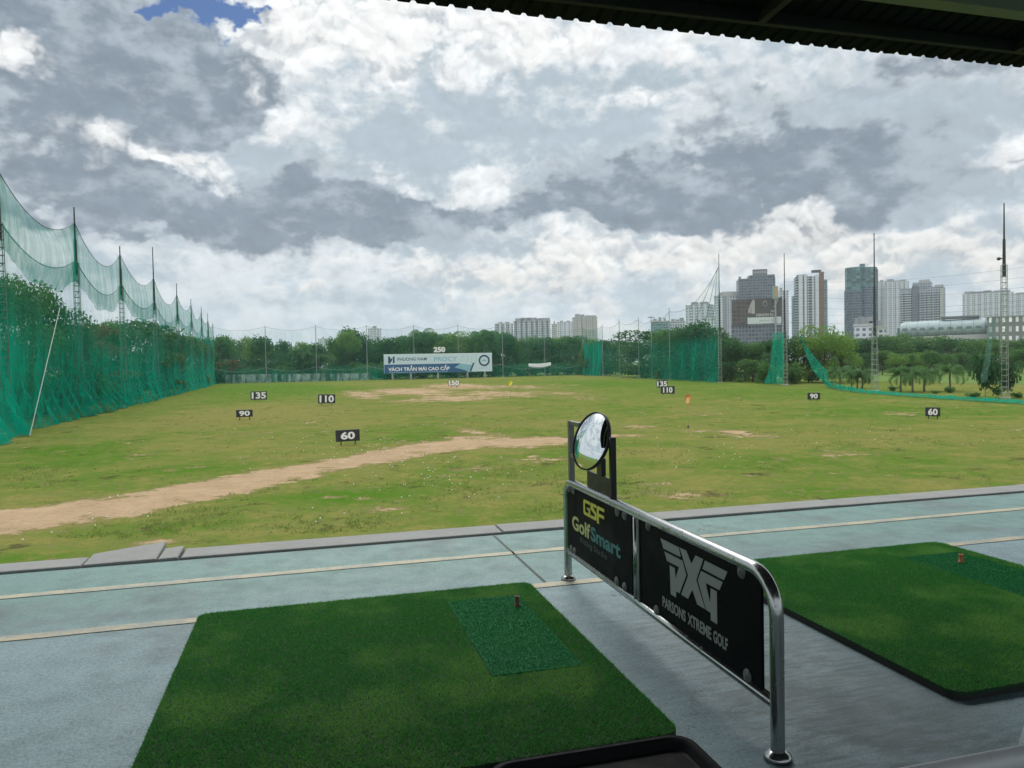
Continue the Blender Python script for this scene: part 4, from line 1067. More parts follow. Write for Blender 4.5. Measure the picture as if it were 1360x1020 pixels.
def free_net(name_label, rows, mat, dens, extra=.06):
    "a loose piece of net: rows of points from its head to its foot"
    O = rows[0][0].copy(); O.z = 0
    V, F, A = [], [], []; n = len(rows[0])
    for i, r in enumerate(rows):
        for k, p in enumerate(r):
            q = p-O + Vector((extra*wob(k*1.3+i*.4, 1), extra*2*wob(k*2.1+i*.9, 4), 0)); V.append(tuple(q)); A.append(dens[i] if isinstance(dens, list) else dens)
    for i in range(len(rows)-1):
        for k in range(n-1): F.append((i*n+k, i*n+k+1, (i+1)*n+k+1, (i+1)*n+k))
    o = link_mesh('safety_net', np_mesh('safety_net', V, F, mat, {'dens': A}, True)); o.location = O; return tag(o, *name_label)
def seg(a, b, n): return [a.lerp(b, k/n) for k in range(n+1)]
p = big[1043]; dd = p.y
def Q(px, py, d): return atd(px, py, d)
free_net(('dense scrap of green net hanging straight down beside a lattice pole', 'safety net'),
         [seg(Q(1026-11*(k/12)**2.5, 442+5.6*k, dd-1.2), Q(1041, 441.5+5.7*k, dd-.4), 14) for k in range(13)], M_NET, .64, .10)
free_net(('torn length of green net sweeping down from the pole to the turf', 'safety net'),
         [seg(Q(a, y, dd-4-1.6*i), Q(b, y2, dd-5-1.7*i), 8) for i, (a, y, b, y2) in enumerate([(1062.5, 446, 1063.5, 446), (1065, 455, 1068, 455), (1069, 466, 1075, 465), (1073, 477, 1083, 475), (1078, 488, 1091, 485), (1084, 497, 1099, 493), (1090, 505, 1101, 503), (1096, 512, 1102, 512)])], M_NET, .68, .10)
# fallen net lying along the turf
fl = [(1099, 514.5, 9), (1112, 517.5, 8), (1130, 520, 7), (1150, 522.3, 5.0), (1180, 524.5, 4.6), (1215, 527, 4.6), (1250, 529.5, 4.8), (1290, 532, 5), (1330, 534.5, 5.2), (1370, 537, 5.5), (1420, 540, 6)]
rows = [[], [], [], [], [], []]; n = 0
for (x0, y0, h0), (x1, y1, h1) in zip(fl[:-1], fl[1:]):
    for k in range(12):
        s = k/12; px, py, h = x0+(x1-x0)*s, y0+(y1-y0)*s, h0+(h1-h0)*s
        g = at(px, py); hh = h*g.y/1000*(1+.25*wob(n*.35, 2)); back = Vector((.35, .94, 0)); n += 1
        for r, (ob, oz) in enumerate(((5.5, .03), (2.6, .25), (1.2, 1.0), (.55, .8), (.15, .30), (-.4, .02))):
            rows[r].append(g+back*(ob+.12*wob(n*.5, r))+Vector((0, 0, oz*hh*.85)))
free_net(('long low heap of fallen green net lying along the edge of the turf', 'safety net'), rows, M_NET, [.2, .45, .62, .70, .75, .7], .05)
p = big[1333.7]; dd = p.y
free_net(('narrow faded strip of net hanging down past the creeper by the floodlit pole', 'safety net'),
         [seg(Q(1316-1.0*k, 424+6*k, dd-1.5), Q(1323-.9*k+.6*math.sin(k), 423+6*k, dd-1.2), 6) for k in range(15)], M_NETPALE, .45, .08)
# ================================================================== trees
def leaf_cloud(rng, lobes, nleaf, size, mat, name, flat=0.0, droop=0.0):
    "many small leaf clumps, thick towards the rim of each lobe; lobes: (cx,cy,cz, rx,ry,rz)"
    g = np.random.default_rng(rng.randint(0, 10**6)); lob = np.array(lobes); vol = (lob[:, 3]*lob[:, 4]*lob[:, 5])**.66
    idx = g.choice(len(lob), nleaf, p=vol/vol.sum()); d = g.normal(size=(nleaf, 3)); d /= np.linalg.norm(d, axis=1)[:, None]
    r = g.uniform(.25, 1.0, nleaf)**.42*g.uniform(.86, 1.14, nleaf); c = lob[idx, :3]+d*lob[idx, 3:]*r[:, None]
    nrm = d*.6+g.normal(size=(nleaf, 3))*.6+np.array([0, 0, .35+flat]); nrm /= np.linalg.norm(nrm, axis=1)[:, None]
    a = g.normal(size=(nleaf, 3)); a[:, 2] -= droop; x = np.cross(nrm, a); x /= np.linalg.norm(x, axis=1)[:, None]; y = np.cross(nrm, x)
    s = size*g.uniform(.55, 1.35, nleaf)[:, None]; w = s*g.uniform(.35, .6, nleaf)[:, None]
    fold = nrm*s*.25
    V = np.stack([c-y*s, c+x*w+fold*.5, c+y*s, c-x*w+fold*.5], 1).reshape(-1, 3)
    V[:, 2] = np.maximum(V[:, 2], .05)
    F = np.arange(4*nleaf).reshape(nleaf, 4)
    return np_mesh(name, V, F, mat)
def limbs(rng, h, lobes, r0, name, mat, base=0.0):
    mb = MB(); top = Vector((rng.uniform(-.3, .3), rng.uniform(-.3, .3), h*.42))
    mb.tube([(0, 0, -.2), (rng.uniform(-.1, .1), rng.uniform(-.1, .1), h*.2), tuple(top)], [r0, r0*.8, r0*.62], 8)
    for L in lobes:
        c = Vector(L[:3]); m = top.lerp(c, .5)+Vector((0, 0, -.06*h))
        mb.tube([tuple(top*rng.uniform(.75, 1)), tuple(m), tuple(c+Vector((0, 0, L[5]*.3)))], [r0*.45, r0*.28, r0*.06], 5)
    return mb.mesh(name, mat, True)
def broadleaf(seed, h, wd, mat, nleaf, size, base=.08, layers=False):
    r = random.Random(seed); lobes = []
    n = r.randint(8, 12)
    for k in range(n):
        a = 2*PI*k/n*1.9+r.uniform(-.5, .5); f = r.uniform(.3, 1.0)
        z = h*(base+.14+(.80-base)*r.random()**.8); rad = wd*.5*f*(1.05-.55*max(0, z/h-.5)*2)
        rr = wd*r.uniform(.17, .29)
        if layers: lobes.append((rad*1.15*math.cos(a), rad*1.15*math.sin(a), h*(.35+.6*k/n), rr*1.35, rr*1.35, rr*.34))
        else: lobes.append((rad*math.cos(a), rad*math.sin(a), min(z, h-rr*.8), rr, rr, rr*r.uniform(.65, .95)))
    lobes.append((r.uniform(-.1, .1)*wd, 0, h*.86, wd*.22, wd*.22, h*.13))
    for k in range(3):
        a = r.uniform(0, 6.3); lobes.append((wd*.4*math.cos(a), wd*.4*math.sin(a), h*(base+.1), wd*.2, wd*.2, h*.1))
    return leaf_cloud(r, lobes, nleaf, size, mat, 'crown', .3 if layers else 0), limbs(r, h, lobes, .028*h*.5+.08, 'trunk', M_TRUNK)
def shrub(seed, h, wd, mat, nleaf, size):
    r = random.Random(seed); lobes = []
    for k in range(7):
        a = r.uniform(0, 6.3); f = r.uniform(0, .36)*wd; z = h*r.uniform(.2, .7); lobes.append((f*math.cos(a), f*math.sin(a), z, wd*.25, wd*.25, h*.27))
    return leaf_cloud(r, lobes, nleaf, size, mat, 'foliage'), limbs(r, h, lobes[:4], .06, 'stem', M_TRUNK)
def palm(seed, h, frond, nf, mat, wide=.30):
    "trunk and arching fronds with hanging leaflets"
    r = random.Random(seed); V, F = [], []
    for k in range(nf):
        a = 2*PI*k/nf*2.4+r.uniform(-.25, .25); el = r.uniform(.05, 1.25); L = frond*r.uniform(.8, 1.1)
        d = Vector((math.cos(a), math.sin(a), 0)); side = Vector((-d.y, d.x, 0)); n = 13; p = Vector((0, 0, h)); ang = el; pts = []
        for i in range(n+1):
            pts.append(p.copy()); p = p+(d*math.cos(ang)+Vector((0, 0, math.sin(ang))))*L/n; ang -= (1.5+.5*math.cos(el))/n*(1+.6*i/n)
        for i in range(n):
            A, B = pts[i], pts[i+1]; b = len(V); w = .03*frond/3
            V += [A-side*w, A+side*w, B+side*w, B-side*w]; F.append((b, b+1, b+2, b+3))
            if i < 1: continue
            ll = L*wide*math.sin(PI*min(1, .16+.84*i/n))*1.05
            for s in (-1, 1):
                for q in (0.0, .5):
                    o = A.lerp(B, q); tip = o+(side*s*.78+d*.45+Vector((0, 0, -.55-.2*r.random())))*ll*.8+(B-A)*.5
                    b = len(V); e = (B-A)*.34; V += [o, o+e, tip+e*.2, tip-e*.1]; F.append((b, b+1, b+2, b+3))
    me = np_mesh('fronds', [tuple(q) for q in V], F, mat)
    mb = MB(); lean = r.uniform(-.25, .25)
    mb.tube([(lean, 0, -.2), (lean*.5, .05, h*.3), (lean*.1, 0, h*.7), (0, 0, h+.15)], [.17, .13, .11, .12], 8)
    return me, mb.mesh('trunk', M_PALMTRUNK, True)
def tree(kind, meshes, p, rz, sc, label, group=None, names=('crown', 'trunk'), cat='tree'):
    t = empty(kind, (p.x, p.y, -.25 if p.y > 300 else -.12), rz, label, cat, group); t.scale = (sc[0], sc[0], sc[1])
    for nm, me in zip(names, meshes): link_mesh(nm, me, None, t)
    return t
rt = random.Random(5)
FAR = [broadleaf(100+i, 10, 9.5, M_LEAF[(0, 1, 0, 1, 0, 1)[i]], 3000, .31, .02) for i in range(6)]
FLAT = [broadleaf(200+i, 10, 11, M_LEAF[0], 2600, .33, .05, True) for i in range(2)]
SHR = [shrub(300+i, 4, 6, M_LEAF[(1, 0, 1)[i]], 1100, .27) for i in range(3)]
COCO = [palm(400+i, 8.5, 3.6, 20, M_LEAF[4]) for i in range(2)]
YPALM = [palm(450+i, 2.5, 2.9, 22, M_LEAF[4], .30) for i in range(3)]
NEAR = [broadleaf(500+i, 10, 8.5, M_LEAF[(0, 1, 0)[i]], 6500, .20, .03) for i in range(3)]
RUS = [broadleaf(520, 10, 9, M_LEAF[3], 3200, .26, .1, True)]
LITE = [broadleaf(540+i, 10, 9, M_LEAF[2], 4600, .23, .06) for i in range(2)]

def zone(px):
    for x, s in ((300, 'beside the corner pole'), (372, 'above the pale boundary wall'), (440, 'between the pale wall and the green lower net'), (508, 'just before the long billboard'),
                 (582, 'behind the company name on the billboard'), (656, 'behind the round emblem end of the billboard'), (702, 'between the billboard and the pale awning sheet'), (735, 'behind the pale awning sheet'), (790, 'between the awning sheet and the dense green curtain')):
        if px < x: return s
    return 'behind the torn net beyond the dense curtain'
# skyline of the wood along the end of the range: (picture x, picture y of the tree tops)
SKYL = [(270, 448), (300, 447), (335, 446), (352, 447), (375, 452), (400, 454), (425, 453), (445, 448), (460, 438), (472, 436), (484, 444), (500, 450), (515, 447), (530, 447), (545, 446), (562, 437), (575, 441), (590, 446), (605, 440), (620, 446),
        (640, 441), (655, 438), (670, 443), (690, 448), (710, 452), (727, 447), (742, 447), (755, 443), (768, 447), (784, 450), (800, 451), (818, 458), (835, 452)]
def top_at(px):
    for (a, b), (c, d) in zip(SKYL[:-1], SKYL[1:]):
        if a <= px <= c: return b+(d-b)*(px-a)/(c-a)
    return 448
def h_for(px, py, d): return EYE+ray(px, py).z/ray(px, py).y*d
WOOD = {}
def wood(px, topy, v, kind, meshes, names=('crown', 'trunk'), sq=1.0, nat=10.0, label='dark bushy tree', cat='tree'):
    k = (px-680)/1000; y = v/(CA-k*SA); h = h_for(px, topy, y)+.2; s = h/nat
    l = label+' '+zone(px); g = l.replace('tree', 'trees').replace('shrub', 'shrubs').replace('palm', 'palms')
    return tree(kind, meshes, Vector((k*y, y, 0)), rt.uniform(0, 6.3), (s*sq*rt.uniform(.85, 1.1), s), l, g, names, cat)
for px, ty in SKYL[:-2]:
    wood(px+rt.uniform(-3, 3), ty+rt.uniform(-1, 2), 268+rt.uniform(0, 9), 'broadleaf_tree', rt.choice(FAR+FAR+LITE+FLAT), sq=rt.uniform(.55, .95), label='tall dark tree of the wood')
for k in range(34):
    px = 268+17.5*k+rt.uniform(-5, 5)
    if px > 800: continue
    wood(px, top_at(px)+rt.uniform(2, 10), 290+rt.uniform(0, 14), 'broadleaf_tree', rt.choice(FAR), sq=rt.uniform(.7, .95), label='half hidden dark tree')
for k in range(32):
    px = 275+16.5*k+rt.uniform(-5, 5)
    if px > 795: continue
    wood(px, 478+rt.uniform(-8, 8), 264+rt.uniform(0, 3), 'shrub', rt.choice(SHR), ('foliage', 'stem'), .9, 4.2, 'low green shrub', 'shrub')
for px, ty, v in ((640, 433, 272), (652, 432, 276), (664, 435, 280), (561, 432, 270), (583, 438, 275), (418, 452, 266), (395, 457, 265), (408, 463, 263), (425, 466, 262), (440, 470, 262), (712, 442, 286), (600, 436, 284)):
    wood(px, ty, v, 'coconut_palm', rt.choice(COCO), ('crown', 'trunk'), 1.0, 10.6, 'coconut palm with drooping fronds', 'palm')
wood(310, 477, 262, 'broadleaf_tree', RUS[0], sq=.9, label='small russet tree')
# beyond the torn net: layered spreading tree, the big shrub mass, the dark trees to the lattice poles
for px, ty, d, ms, lab, sq in ((803, 452, 262, FAR[0], 'dark tree behind the dense green net curtain', 1.0), (786, 456, 275, FAR[3], 'lower dark tree at the near edge of the dense green net curtain', 1.0), (818, 450, 285, FAR[2], 'pale topped tree in the gap beyond the dense curtain', .8),
        (838, 456, 270, FAR[5], 'small tree between the thin net poles', .9), (868, 436, 218, FLAT[0], 'layered spreading tree with flat shelves of foliage behind the thin net poles', 1.15), (852, 448, 226, FLAT[1], 'lower layered tree beside the spreading tree', 1.0),
        (893, 438, 204, FAR[1], 'dark rounded tree next to the spreading tree, under net', 1.15), (912, 432, 190, FAR[2], 'dark domed tree in the shrub mass under net', 1.1), (932, 428, 181, FAR[0], 'tallest dark domed tree in the shrub mass under net', 1.05), (948, 438, 176, FAR[4], 'dark tree leaning on the lattice pole at the end of the shrub mass', .95),
        (971, 446, 166, FAR[2], 'dark tree just past the lattice pole with the pointed net', .95), (990, 455, 175, FAR[5], 'spreading dark tree below the brown block', 1.2), (1010, 456, 168, FAR[1], 'bushy dark tree below the big rooftop advert', 1.15), (1030, 450, 152, FAR[0], 'dark tree behind the dense hanging scrap of net', 1.0),
        (1055, 446, 146, FAR[4], 'dark tree just past the pole with the hanging scrap', 1.0), (1000, 478, 156, FAR[3], 'low tree hanging over the turf below the big rooftop advert', 1.6), (975, 482, 158, SHR[0], None, 1)):
    if lab is None: continue
    k = (px-680)/1000; h = h_for(px, ty, d)+.2
    tree('broadleaf_tree', ms, Vector((k*d, d, 0)), rt.uniform(0, 6), (h/10*sq, h/10), lab)
for i, (px, d, w, h, lab) in enumerate(((858, 212, 7, 5.4, 'green shrub below the layered spreading tree'), (878, 200, 7, 6.2, 'green shrub under net before the spreading tree'), (900, 190, 7, 7, 'broad green shrub in the middle of the net-covered mass'), (920, 182, 7, 7, 'green shrub under the tallest domed tree'), (940, 171, 6, 6, 'green shrub close to the lattice pole with the pointed net'),
        (1022, 143, 5, 4.8, 'dark shrub at the foot of the hanging scrap of net'), (1052, 140, 5, 5, 'dark shrub at the foot of the pole with the hanging scrap'), (962, 160, 5, 5, 'shrub just past the lattice pole with the pointed net'))):
    k = (px-680)/1000; tree('shrub', SHR[i % 3], Vector((k*d, d, 0)), i*1.3, (w/6, h/4), lab, None, ('foliage', 'stem'), 'shrub')
# paler trees on the open side
for px, ty, d, ms, lab, sq in ((1094, 430, 142, LITE[0], 'tall light green tree before the twin tower with brown pier', .95), (1116, 446, 146, LITE[1], 'light green tree next to the tall light green one', .8), (1074, 448, 148, LITE[1], 'light green tree by the torn sweeping net', .75)):
    k = (px-680)/1000; h = h_for(px, ty, d)+.2
    tree('broadleaf_tree', ms, Vector((k*d, d, 0)), rt.uniform(0, 6), (h/10*sq, h/10), lab)
RT = 'rounded trees below the raised railway'
def rzone(px):
    for x, s in ((1135, 'below the dark green-wrapped tower'), (1175, 'behind the pole among the palms'), (1205, 'below the pale residential towers'), (1240, 'below the start of the station'), (1290, 'below the middle of the station'), (1325, 'below the far end of the station')):
        if px < x: return s
    return 'below the office block'
for px, ty, d in ((1112, 452, 260), (1128, 448, 250), (1146, 450, 270), (1158, 447, 240), (1172, 452, 265), (1184, 446, 255), (1197, 444, 280), (1210, 450, 260), (1222, 448, 275), (1235, 446, 262), (1248, 452, 270), (1262, 450, 250), (1275, 448, 268), (1288, 452, 255), (1302, 453, 265), (1316, 450, 270), (1330, 456, 240), (1345, 452, 250), (1358, 450, 262), (1370, 449, 250),
                  (1120, 466, 205), (1150, 468, 210), (1172, 466, 200), (1190, 469, 195), (1205, 470, 200), (1222, 468, 215), (1240, 466, 190), (1258, 470, 205), (1277, 469, 215), (1295, 471, 205), (1312, 470, 210), (1345, 470, 190), (1362, 464, 185)):
    k = (px-680)/1000; h = h_for(px, ty, d)+.2; back = d > 230
    l = ('rounded dark tree ' if back else 'lower leafy tree ')+rzone(px)
    tree('broadleaf_tree', (FAR if back else FAR+LITE)[rt.randint(0, 5 if back else 7)], Vector((k*d, d, 0)), rt.uniform(0, 6), (h/10*rt.uniform(1.0, 1.35), h/10), l, l.replace('tree', 'trees'))
for px, py, ty, lab in ((1116, 514, 478, 'young palm next to the light green trees'), (1131, 515.5, 484, 'thin young palm third from the fallen net heap'), (1138.5, 515.5, 486, 'smaller young palm between two taller ones'), (1146, 515.5, 480, 'young palm close to the pole before the dark tower'),
                        (1196.6, 519, 479, 'young palm first after the pole before the dark tower'), (1212.5, 520.7, 477, 'tall young palm in the middle of the row of three'), (1228, 519, 476, 'young palm last in the row of three'), (1261.5, 519, 474, 'young palm standing alone with a neat round crown')):
    p = at(px, py); h = h_for(px, ty, p.y); tree('young_palm', rt.choice(YPALM), p, rt.uniform(0, 6), (h/4.3*.95, h/4.3), lab, 'young palms beyond the fallen net', ('fronds', 'trunk'), 'palm')
# creeper mound at the floodlit pole, scrubby plants beyond the fallen net
p = big[1333.7]
for dx, dy, w, h, lab in ((-1.6, .8, 3.4, 5.6, 'dense creeper-covered bush at the foot of the floodlit lattice pole'), (1.5, 1.6, 2.6, 4.4, 'dark bush just past the floodlit lattice pole')):
    tree('shrub', SHR[1], p+Vector((dx, dy, 0)), dx, (w/6, h/4), lab, None, ('foliage', 'stem'), 'shrub')
for px, py, w, h, lab in ((1187, 518, 1.6, .9, 'dark low bush beside the pole before the dark tower'), (1291, 527, 1.7, .8, 'dark low bush between the lone palm and the creeper'), (1263, 521, 1.5, 1.1, 'low tuft at the foot of the lone palm'), (1352, 527, 1.5, .8, 'low scrub past the floodlit pole'), (1243, 522, 1.2, .6, 'tiny scrub between the palms')):
    p = at(px, py); tree('shrub', SHR[0], p, px, (w/6, h/4), lab, None, ('foliage', 'stem'), 'shrub')
# the trees behind the tall side net
for px, ty, d, ms, lab, sq in ((-14, 368, 69, NEAR[0], 'tall dark tree behind the net at the edge of the view', .62), (24, 371, 76, NEAR[1], 'big dark tree behind the net and the pale stay rod', .62), (58, 384, 86, NEAR[2], 'dark tree between the stay rod and the tallest lattice pole', .66), (88, 408, 94, NEAR[0], 'dark tree immediately behind the tallest lattice pole', .7),
        (118, 429, 112, RUS[0], 'russet leaved tree past the tallest lattice pole', .9), (140, 428, 124, NEAR[1], 'dark tree before the pole with the round bush', .8), (162, 428, 132, NEAR[2], 'dark tree behind the pole with the round bush', .85), (184, 422, 142, FLAT[0], 'open branched tree between the bush pole and the antenna pole', .95), (207, 432, 158, NEAR[0], 'dark tree behind the antenna-topped pole', .9),
        (225, 441, 190, FAR[0], 'dark tree after the antenna-topped pole', .9), (246, 446, 210, FAR[1], 'dark tree behind the bunched far end of the side net', .9), (264, 448, 244, FAR[2], 'last dark tree before the corner pole', .9)):
    k = (px-680)/1000; h = h_for(px, ty, d)+.3
    tree('broadleaf_tree', ms, Vector((k*d, d, 0)), rt.uniform(0, 6), (h/10*sq, h/10), lab)
for i, (px, d) in enumerate(((-30, 72), (5, 77), (35, 81), (62, 88), (90, 97), (112, 106), (132, 118), (152, 126), (175, 140), (200, 158), (222, 180), (240, 205), (258, 238))):
    k = (px-680)/1000; ll = 'dark undergrowth shrub behind the foot of the side net'
    tree('shrub', SHR[i % 3], Vector((k*d, d, 0)), i, (rt.uniform(.9, 1.2), rt.uniform(1.0, 1.5)), ll, 'undergrowth shrubs behind the side net', ('foliage', 'stem'), 'shrub')
p = at(163, 537); tree('shrub', SHR[0], p, 1, (.62, 1.05), 'round green bush in front of the foot of the side net', None, ('foliage', 'stem'), 'shrub')
# boundary wall and awning behind the far net
M_STAIN, ts = material('stained_wall'); Ps = ts.n('ShaderNodeTexCoord').outputs['Object']
a1 = ts.noise(ts.scale(Ps, (.9, .9, .12)), 1.0, 6, .7); a2 = ts.noise(Ps, .35, 5, .65)
finish(ts, pbr(ts, ts.mix(ts.ss(a1, .42, .60), ts.mix(ts.ss(a2, .4, .6), (.24, .26, .26), (.42, .44, .44)), (.05, .065, .055)), .9))
def wall_piece(px0, px1, h, label):
    a, b = far_pt(px0), far_pt(px1); off = UV(0, 3.2); a, b = a+off, b+off; e = b-a
    m = M_STAIN
    o = MB().box(0, e.length, -.12, .12, -.3, h).build('boundary_wall', m); o.location = (a.x, a.y, 0); o.rotation_euler = (0, 0, math.atan2(e.y, e.x)); return tag(o, label, 'wall')
wall_piece(298, 368, 2.7, 'pale stained boundary wall behind the far net near the corner pole'); wall_piece(373, 436, 2.5, 'second stretch of stained boundary wall, ending at the dark gap')
wall_piece(439, 492, 2.3, 'dim stretch of boundary wall seen through the green lower net')
a, b = atd(702, 485, 262), atd(732, 484.5, 262); e = b-a
AW = empty('awning', (a.x, a.y, -.2), math.atan2(e.y, e.x), 'pale sagging awning sheet on posts at the edge of the wood', 'awning')
mb = MB(); n = 12; L = e.length
vs = [(L*i/n, y, a.z+.2+.3*(i/n)-.5*math.sin(PI*i/n)*(.5 if y else 1)-.35*(y == 0)+.6*(y > 0)) for y in (0, 2.2) for i in range(n+1)]
vs += [(x, y, z-.5*math.sin(PI*(.12+.76*k/n))) for k, (x, y, z) in enumerate(vs[:n+1])]
mb.add(vs, [(i, i+1, n+2+i, n+1+i) for i in range(n)]+[(2*n+2+i, 2*n+3+i, i+1, i) for i in range(n)])
mb.build('awning_sheet', plain('pale_awning', (.20, .23, .21), .7, 0, .1, .6), AW)
for x in (.2, L-.2): MB().tube([(x, .6, 0), (x, .6, a.z-.2)], .06, 6).build('awning_post', M_POLE, AW)

# ================================================================== the town beyond
def block(parent, nm, mat, x0, x1, y0, y1, z0, z1): return MB().box(x0, x1, y0, y1, z0, z1).build(nm, mat, parent)
def building(kind, px0, px1, d, yaw, label, cat='tower'):
    "Empty at the middle of the front foot; returns it with its width and a function from picture height to metres"
    pc = (px0+px1)/2; k = (pc-680)/1000; p = Vector((k*d, d, -.3)); w = (px1-px0)/1000*d
    t = empty(kind, tuple(p), -math.atan2(p.x, p.y)+yaw, label, cat)
    return t, w, (lambda py, px=pc: h_for(px, py, d)+.3)
WG = lin(196, 202, 208); 
F_WHITE = facade('white_render', (.52, .56, .61), (.10, .125, .155), 3.4, 3.6, .52, .5)
F_WHITE2 = facade('white_render_bands', (.47, .51, .56), (.12, .145, .17), 3.4, 3.2, .62, .55, .7, (.58, .59, .60))
F_GREY = facade('grey_render', (.29, .325, .375), (.08, .10, .13), 3.4, 3.2, .55, .5, .7, (.38, .40, .42))
F_DGLASS = facade('dark_glass', (.095, .13, .175), (.06, .085, .12), 3.5, 2.6, .7, .65, .4, (.12, .16, .20))
F_GREYGRID = facade('grey_concrete_grid', (.125, .15, .18), (.06, .075, .10), 3.6, 3.0, .66, .6)
F_BEIGE = facade('beige_render', (.40, .395, .375), (.11, .12, .13), 3.3, 3.4, .5, .5, .7, (.46, .45, .43))
F_TEAL = facade('teal_glass', (.15, .24, .26), (.07, .12, .135), 3.4, 3.0, .7, .6, .5)
F_BAND = facade('window_bands', (.30, .33, .36), (.055, .065, .08), 3.4, 50, 1.0, .55)
F_OFFICE = facade('office_grey', (.185, .20, .205), (.62, .66, .68), 5.2, 3.0, .42, .55)
M_CONC = plain('pale_concrete', (.38, .39, .385), .8, 0, .12, .2); M_ROOFG = plain('grey_plant_box', (.24, .26, .28), .8, 0, .2, .3)
M_BROWN = plain('brown_cladding', (.155, .085, .06), .7, 0, .15, .1); M_WPIER = plain('white_pier', (.52, .55, .60), .7, 0, .06, .08)
def parapet_bits(t, w, dp, z, seed, mat=None, n=3, hmax=5):
    r = random.Random(seed)
    for k in range(n):
        x = (-.42+.84*(k+.5)/n)*w; ww = w*r.uniform(.07, .16)
        block(t, 'roof_box', mat or M_ROOFG, x-ww, x+ww, dp*.25, dp*.7, z+.01, z+r.uniform(.35, 1)*hmax)
def slab_tower(kind, px0, px1, py, d, mat, label, yaw=0.0, depth=.7, bays=0, bits=3, pier=None, seed=1, cat='tower'):
    t, w, H = building(kind, px0, px1, d, yaw, label, cat); z = H(py); dp = w*depth
    block(t, 'tower_body', mat, -w/2, w/2, 0, dp, 0, z)
    for k in range(bays):
        x = -w/2+w*(k+.5)/bays; ww = w/bays*.16
        block(t, 'facade_pier', pier or M_WPIER, x-ww, x+ww, -.9, -.01, 0, z+1.2)
    block(t, 'parapet', M_CONC, -w/2-.4, w/2+.4, -.4, dp+.4, z+.01, z+1.4)
    parapet_bits(t, w, dp, z+1.4, seed, None, bits)
    return t, w, z, dp
slab_tower('tower_block', 490.5, 508, 437, 1500, F_WHITE2, 'lone pale tower block peeking over the wood before the billboard', 0, .6, 4, 1, seed=2)
slab_tower('tower_block', 424, 437.5, 450.5, 1500, F_WHITE, 'small pale building top barely showing over the palms of the wood', 0, .6, 3, 1, seed=3)
slab_tower('tower_block', 661.5, 683, 430.5, 1150, F_GREY, 'grey apartment block at the start of the white cluster', .25, .6, 3, 2, seed=4)
slab_tower('tower_block', 683.5, 732, 427, 1150, F_WHITE2, 'long white apartment block with dark recessed strips', -.05, .35, 7, 5, plain('dark_recess', (.12, .14, .16), .7), seed=5)
slab_tower('tower_block', 734, 741, 431, 1250, F_BEIGE, 'narrow beige block squeezed between the white and grey blocks', 0, .9, 0, 1, seed=6)
slab_tower('tower_block', 741.5, 762, 428.5, 1250, F_WHITE, 'mid-height pale block beside the beige tower', 0, .6, 4, 2, seed=7)
slab_tower('tower_block', 763.5, 794.5, 422, 1150, F_BEIGE, 'beige grey tower closing the apartment cluster', .12, .6, 6, 4, M_CONC, seed=8)
slab_tower('tower_block', 866, 889, 427.5, 950, F_TEAL, 'low glassy block above the layered spreading tree', 0, .6, 0, 3, seed=9)
slab_tower('tower_block', 890.5, 911, 428, 960, F_WHITE2, 'low pale block next to the low glassy block', 0, .6, 0, 3, seed=10)
slab_tower('tower_block', 911.5, 942, 406, 900, F_WHITE2, 'white tower seen through the rising point of the torn net', -.35, .7, 4, 2, seed=11)
slab_tower('tower_block', 936, 951, 422, 850, F_WHITE, 'small white block at the foot of the white tower', 0, .8, 0, 1, seed=12)
t, w, z, dp = slab_tower('tower_block', 956, 984, 393, 1000, F_WHITE, 'white tower with a dark central strip next to the grey sign tower', .30, .75, 0, 2, seed=13)
block(t, 'dark_strip', M_ROOFG, -w*.30, -w*.12, -.5, -.02, 0, z)
block(t, 'stepped_roof', M_CONC, -w*.25, w*.45, dp*.1, dp*.8, z+1.45, z+6)
# dark grey tower with its roof sign
t, w, H = building('tower_block', 983.5, 1030, 980, .12, 'dark grey tower with a framed sign board on its roof'); z = H(369.5)
block(t, 'tower_body', F_GREYGRID, -w/2, w/2, 0, w*.7, 0, z); block(t, 'tower_wing', F_GREYGRID, -w*.18, w*.5-.6, -1.2, -.02, 0, z+4)
block(t, 'upper_block', F_GREYGRID, -w*.22, w*.5-.6, .5, w*.5, z+.02, z+4)
sb = block(t, 'roof_sign', plain('sign_back', (.11, .12, .13), .7), -w*.11, w*.29, 2, 3.4, H(365), H(357.5))
mb = MB()
for k in range(8): mb.box(-w*.09+k*w*.046, -w*.09+k*w*.046+w*.03, 1.85, 1.97, H(363), H(359.8))
mb.build('sign_lettering', plain('sign_grey', (.30, .31, .32), .6), sb)
for x in (-.08, .08, .25): block(t, 'sign_leg', M_ROOFG, w*x-.4, w*x+.4, 2.2, 3.1, z+4.01, H(365)-.01)
for x in (-.47,): block(t, 'roof_box', M_ROOFG, w*x-1, w*x+2, 3, 8, z+.01, H(366))
# brown block with the rooftop advert
t, w, H = building('office_block', 974.5, 1038, 700, 0, 'brown block carrying a huge dark advert with a white strip', 'office block'); z = H(397)
F_BROWNG = facade('brown_glass', (.075, .058, .048), (.045, .045, .042), 3.8, 4, .75, .6)
block(t, 'brown_wing', F_BROWNG, -w/2, -w/2+w*.32, 0, w*.4, H(432), z); block(t, 'base_block', F_GREYGRID, -w/2-.5, w/2, .6, w*.5, 0, H(432)-.02)
ad = block(t, 'advert', plain('dark_advert', (.058, .048, .045), .6, 0, .2, .1), -w/2+w*.325, w/2, -1.5, 0.5, H(430), z+.5)
xa0, xa1, za0, za1 = -w/2+w*.325, w/2, H(430), z+.5
def ap(a, b): return (xa0+(xa1-xa0)*a, za0+(za1-za0)*b)
def adp(nm, polys, mat, y=-1.62):
    mb = MB()
    for p in polys: mb.prism([ap(*q) for q in p], y-.05, y)
    return mb.build(nm, mat, ad)
